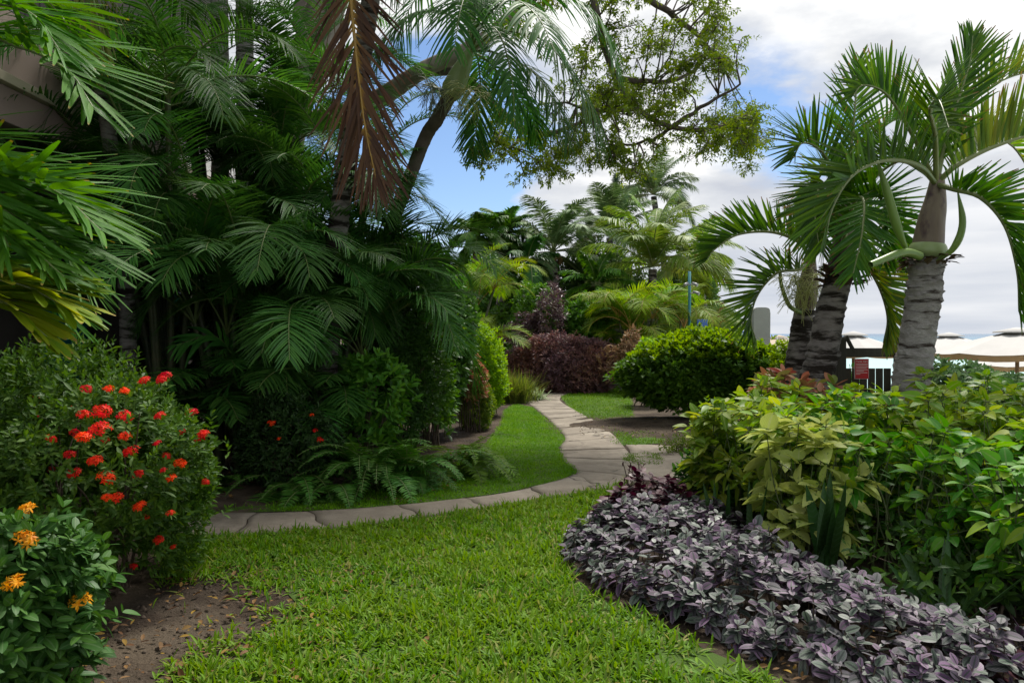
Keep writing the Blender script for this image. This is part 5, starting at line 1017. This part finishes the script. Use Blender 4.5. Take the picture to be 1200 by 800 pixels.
# grey garden wall behind the burgundy hedge
D=24.2; x0,x1=(690-600)/FP*D,(770-600)/FP*D; zt=HC-(388-HY)/FP*D
t=thing('garden_wall','low grey rendered wall between the burgundy hedge and the bright palms','wall',((x0+x1)/2,D,0)); hb('wall_body',solid('grey_render',(.16,.165,.17),(.11,.115,.12),.9,3,.2),t,[(((x0+x1)/2,D,zt/2),(x1-x0,.2,zt))]); hb('coping',solid('coping_grey',(.22,.22,.215),(.17,.17,.165),.9,5),t,[(((x0+x1)/2,D,zt+.03),(x1-x0+.06,.28,.06))])
# sunshades on the beach
canv=solid('sunshade_canvas',(.50,.49,.475),(.46,.45,.435),.8,3,spec=.2); under=solid('sunshade_lining',(.62,.50,.34),(.58,.46,.31),.8,4,spec=.2); pole_m=solid('sunshade_pole',(.2,.14,.09),(.26,.19,.12),.6,8)
def shade(label,px,py,D,rad,drop,rot,n=8,mats=None,group='sunshades on the beach'):
    top=at(px,py,D); gz=float(height(np.array([top[0]]),np.array([top[1]]))[0]); t=thing('sunshade',label,'sunshade',(top[0],top[1],gz),group); m0=mats or canv
    h=HB(); bm=h.bm; K=12; ring=[]
    for j in range(K+1):
        f=j/K; row=[]
        for i in range(n*4):
            a=rot+2*math.pi*i/(n*4); k=i%4; pr=rad/ (1 if k==0 else {1:1.05,2:1.075,3:1.05}[k]); row.append(bm.verts.new((top[0]+pr*f*math.cos(a),top[1]+pr*f*math.sin(a),top[2]-drop*(f**1.12)-(0 if k==0 else .03*f*math.sin(math.pi*k/4)))))
        ring.append(row)
    for j in range(K):
        for i in range(n*4):
            if j==0 and False: continue
            f=bm.faces.new((ring[j][i],ring[j+1][i],ring[j+1][(i+1)%(n*4)],ring[j][(i+1)%(n*4)])); f.smooth=False
    bmesh.ops.remove_doubles(bm,verts=ring[0],dist=1e-4); bmesh.ops.solidify(bm,geom=bm.faces[:],thickness=.012); h.build('canopy',m0,t)
    h=HB(); bm=h.bm
    for i in range(n*4):                                   # valance hanging at the rim
        pts=[]
        for q in (i,(i+1)%(n*4)):
            a=rot+2*math.pi*q/(n*4); k=q%4; pr=rad/{0:1,1:1.05,2:1.075,3:1.05}[k]; z0=top[2]-drop-(0 if k==0 else .03*math.sin(math.pi*k/4)); pts+=[(top[0]+pr*math.cos(a),top[1]+pr*math.sin(a),z0-.004),(top[0]+pr*.97*math.cos(a),top[1]+pr*.97*math.sin(a),z0-.10)]
        v=[bm.verts.new(p) for p in pts]; bm.faces.new((v[0],v[1],v[3],v[2]))
    bmesh.ops.solidify(bm,geom=bm.faces[:],thickness=.008); h.build('valance',under,t)
    h=HB(); h.tube([(top[0],top[1],top[2]+.03),(top[0],top[1],gz-.1)],.03); h.build('pole',pole_m,t)
    h=HB(); h.tube([(top[0],top[1],top[2]-.04),(top[0],top[1],top[2]-.02),(top[0],top[1],top[2]+.05)],[rad*.27,rad*.265,.015],k=16); h.build('vent_cap',m0,t)
    for i in range(n):
        a=rot+2*math.pi*i/n; h=HB(); h.tube([(top[0],top[1],top[2]-.05),(top[0]+rad*.97*math.cos(a),top[1]+rad*.97*math.sin(a),top[2]-drop-.035)],.012,k=6); h.build('rib',pole_m,t)
shade('largest white sunshade at the right edge, nearest the garden',1192,387,12.5,1.28,.36,.35)
shade('white sunshade just right of the pale grey palm trunk',1112,392,17,1.15,.34,.1)
shade('white sunshade seen above the gate rail',1000,391,15,1.0,.33,.6)
shade('low white sunshade beneath the largest one, cut by the right edge',1205,410,15,1.0,.28,.2)
shade('beige sunshade beyond the hedge, right of the shower post',913,394,30,1.2,.4,.3,mats=solid('sunshade_beige',(.5,.4,.3),(.45,.36,.27),.8,3))
bc=solid('sunshade_blue',(.02,.13,.5),(.02,.11,.42),.6,4)
shade('blue sunshade beyond the hedge, nearer the shower post',884,386,40,1.1,.35,.3,mats=bc); shade('blue sunshade beyond the hedge, farther from the shower post',868,388,42,1.2,.4,.1,mats=bc)
# sun loungers far on the beach
wp=solid('white_plastic',(.6,.6,.6),(.55,.55,.55),.5,5)
for i,(px,D,lb) in enumerate(((846,44,'white sun lounger far on the beach, leftmost of the three'),(858,40,'white sun lounger far on the beach below the blue sunshades'),(928,32,'white sun lounger far on the beach beside the beige sunshade'))):
    x=(px-600)/FP*D; g=float(height(np.array([x]),np.array([D]))[0]); t=thing('sun_lounger',lb,'sun lounger',(x,D,g),'sun loungers far on the beach')
    hb('bed',wp,t,[((x,D,g+.35),(1.3,.6,.08))]); hb('backrest',wp,t,[((x-.8,D,g+.55),(.7,.6,.07),{'ry':R(40)})])
    for sx_ in (-.5,.5):
        for sy in (-.25,.25): hb('leg',wp,t,[((x+sx_,D+sy,g+.15),(.05,.05,.34))])
# pale rail fence beyond the hedge
D=27; t=thing('rail_fence','thin pale rail fence on the beach between the shower post and the dark trunks','fence',((915-600)/FP*D,D,-1)); xa,xb=(898-600)/FP*D,(948-600)/FP*D
for z_ in (1.45,1.05): h=HB(); h.tube([(xa,D,z_),(xb,D,z_)],.02); h.build('rail',wp,t)
for i in range(5): x=xa+(xb-xa)*i/4; h=HB(); h.tube([(x,D,-1.1),(x,D,1.5)],.025); h.build('post',wp,t)
# a person in blue far on the beach
D=34; x=(855-600)/FP*D; g=float(height(np.array([x]),np.array([D]))[0])
t=thing('person','person in dark blue clothes standing far away on the beach','person',(x,D,g))
mb=MB(); mb.tube([(x-.1,D,g),(x-.1,D,g+.45),(x-.08,D,g+.85),(x,D,g+.95),(x,D,g+1.2),(x,D,g+1.42),(x,D,g+1.5),(x,D,g+1.55),(x,D,g+1.65),(x,D,g+1.78),(x,D,g+1.8)],[.05,.065,.09,.17,.16,.2,.07,.06,.1,.09,.01],k=12); mb.tube([(x+.1,D,g),(x+.1,D,g+.45),(x+.07,D,g+.92)],[.05,.065,.09],k=10)
for s in (-1,1): mb.tube([(x+s*.18,D,g+1.4),(x+s*.25,D-.03,g+1.1),(x+s*.24,D-.1,g+.85)],[.055,.045,.035],k=8)
mb.build('body',solid('navy_cloth',(.015,.03,.14),(.02,.04,.18),.8,6),t); mb=MB(); mb.tube([(x,D-.02,g+1.56),(x,D-.03,g+1.66),(x,D-.02,g+1.78)],[.06,.102,.03],k=12); mb.build('head',solid('skin',(.3,.17,.11),(.27,.15,.1),.6,6),t)

# ------------------------------------------------------------------ house at the left
FX=-5.3
t=thing('house','two storey house with a mauve balcony beam and dark railing behind the palms','house',(FX-2,10,0))
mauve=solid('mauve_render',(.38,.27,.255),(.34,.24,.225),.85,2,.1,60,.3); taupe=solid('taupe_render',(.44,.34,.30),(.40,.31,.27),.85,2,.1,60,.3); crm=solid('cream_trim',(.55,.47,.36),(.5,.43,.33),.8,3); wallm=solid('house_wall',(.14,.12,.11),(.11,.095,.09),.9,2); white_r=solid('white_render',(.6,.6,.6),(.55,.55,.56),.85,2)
drk=solid('dark_timber',(.02,.016,.014),(.03,.024,.02),.55,6); glass=solid('teal_glass',(.02,.20,.19),(.018,.17,.165),.08,2,spec=.8); rail=solid('railing_metal',(.06,.06,.065),(.09,.09,.095),.45,8)
h=HB(); h.box((FX-1.75,10.5,1.9),(.2,15,3.8)); h.box((FX-1.75,10.5,7.0),(.2,15,5.6)); h.box((FX-4.5,18.1,4.9),(5.6,.2,9.8)); h.box((FX-4.5,2.9,4.9),(5.6,.2,9.8)); h.build('wall',wallm,t)
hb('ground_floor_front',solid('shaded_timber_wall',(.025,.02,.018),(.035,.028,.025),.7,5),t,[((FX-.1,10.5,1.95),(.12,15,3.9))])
hb('balcony_beam',mauve,t,[((FX+.02,10.5,3.92),(.34,15,.36))]); hb('balcony_trim',crm,t,[((FX+.06,10.5,4.16),(.40,15,.10))]); hb('balcony_slab',taupe,t,[((FX-.85,10.5,4.27),(1.7,15,.10))]); 
hb('balcony_parapet',taupe,t,[((FX,7.2,4.62),(.16,8.4,.66))]); hb('white_parapet',white_r,t,[((FX,14.7,4.55),(.16,6.4,.5))])
h=HB(); h.tube([(FX,3.2,5.75),(FX,17.8,5.75)],.035); h.tube([(FX,3.2,5.0),(FX,17.8,5.0)],.02); h.build('handrail',rail,t)
h=HB()
for i in range(112): h.box((FX,3.3+i*.13,5.38),(.022,.022,.74),bev=0)
o=h.build('balusters',rail,t)
hb('eaves',crm,t,[((FX-.9,10.5,9.95),(2.2,15.6,.16))]); hb('fascia',crm,t,[((FX+.22,10.5,10.05),(.06,15.7,.42))])
for y in (4.2,): hb('column',crm,t,[((FX-.25,y,7.1),(.24,.24,5.5))])
h=HB(); bm=h.bm; v=[bm.verts.new(p) for p in ((FX+.3,2.6,10.27),(FX+.3,18.4,10.27),(FX-4,18.4,12.0),(FX-4,2.6,12.0),(FX-9,18.4,10.27),(FX-9,2.6,10.27))]; bm.faces.new((v[0],v[1],v[2],v[3])); bm.faces.new((v[3],v[2],v[4],v[5])); bmesh.ops.solidify(bm,geom=bm.faces[:],thickness=.12); h.build('roof',solid('roof_tile',(.2,.12,.09),(.15,.09,.07),.85,6,.4),t)
y0,y1=8.45,9.75
d=hb('door',drk,t,[((FX-.02,(y0+y1)/2,1.15),(.05,y1-y0,2.3))]); 
g1=hb('pane',glass,d,[((FX+.012,9.1,1.15),(.02,.9,1.75))])
for yy in (6.6,11.8):
    wn=hb('window',drk,t,[((FX-.02,yy,1.6),(.05,1.3,1.5))]); pn=hb('pane',glass,wn,[((FX+.012,yy,1.6),(.02,1.1,1.3))])
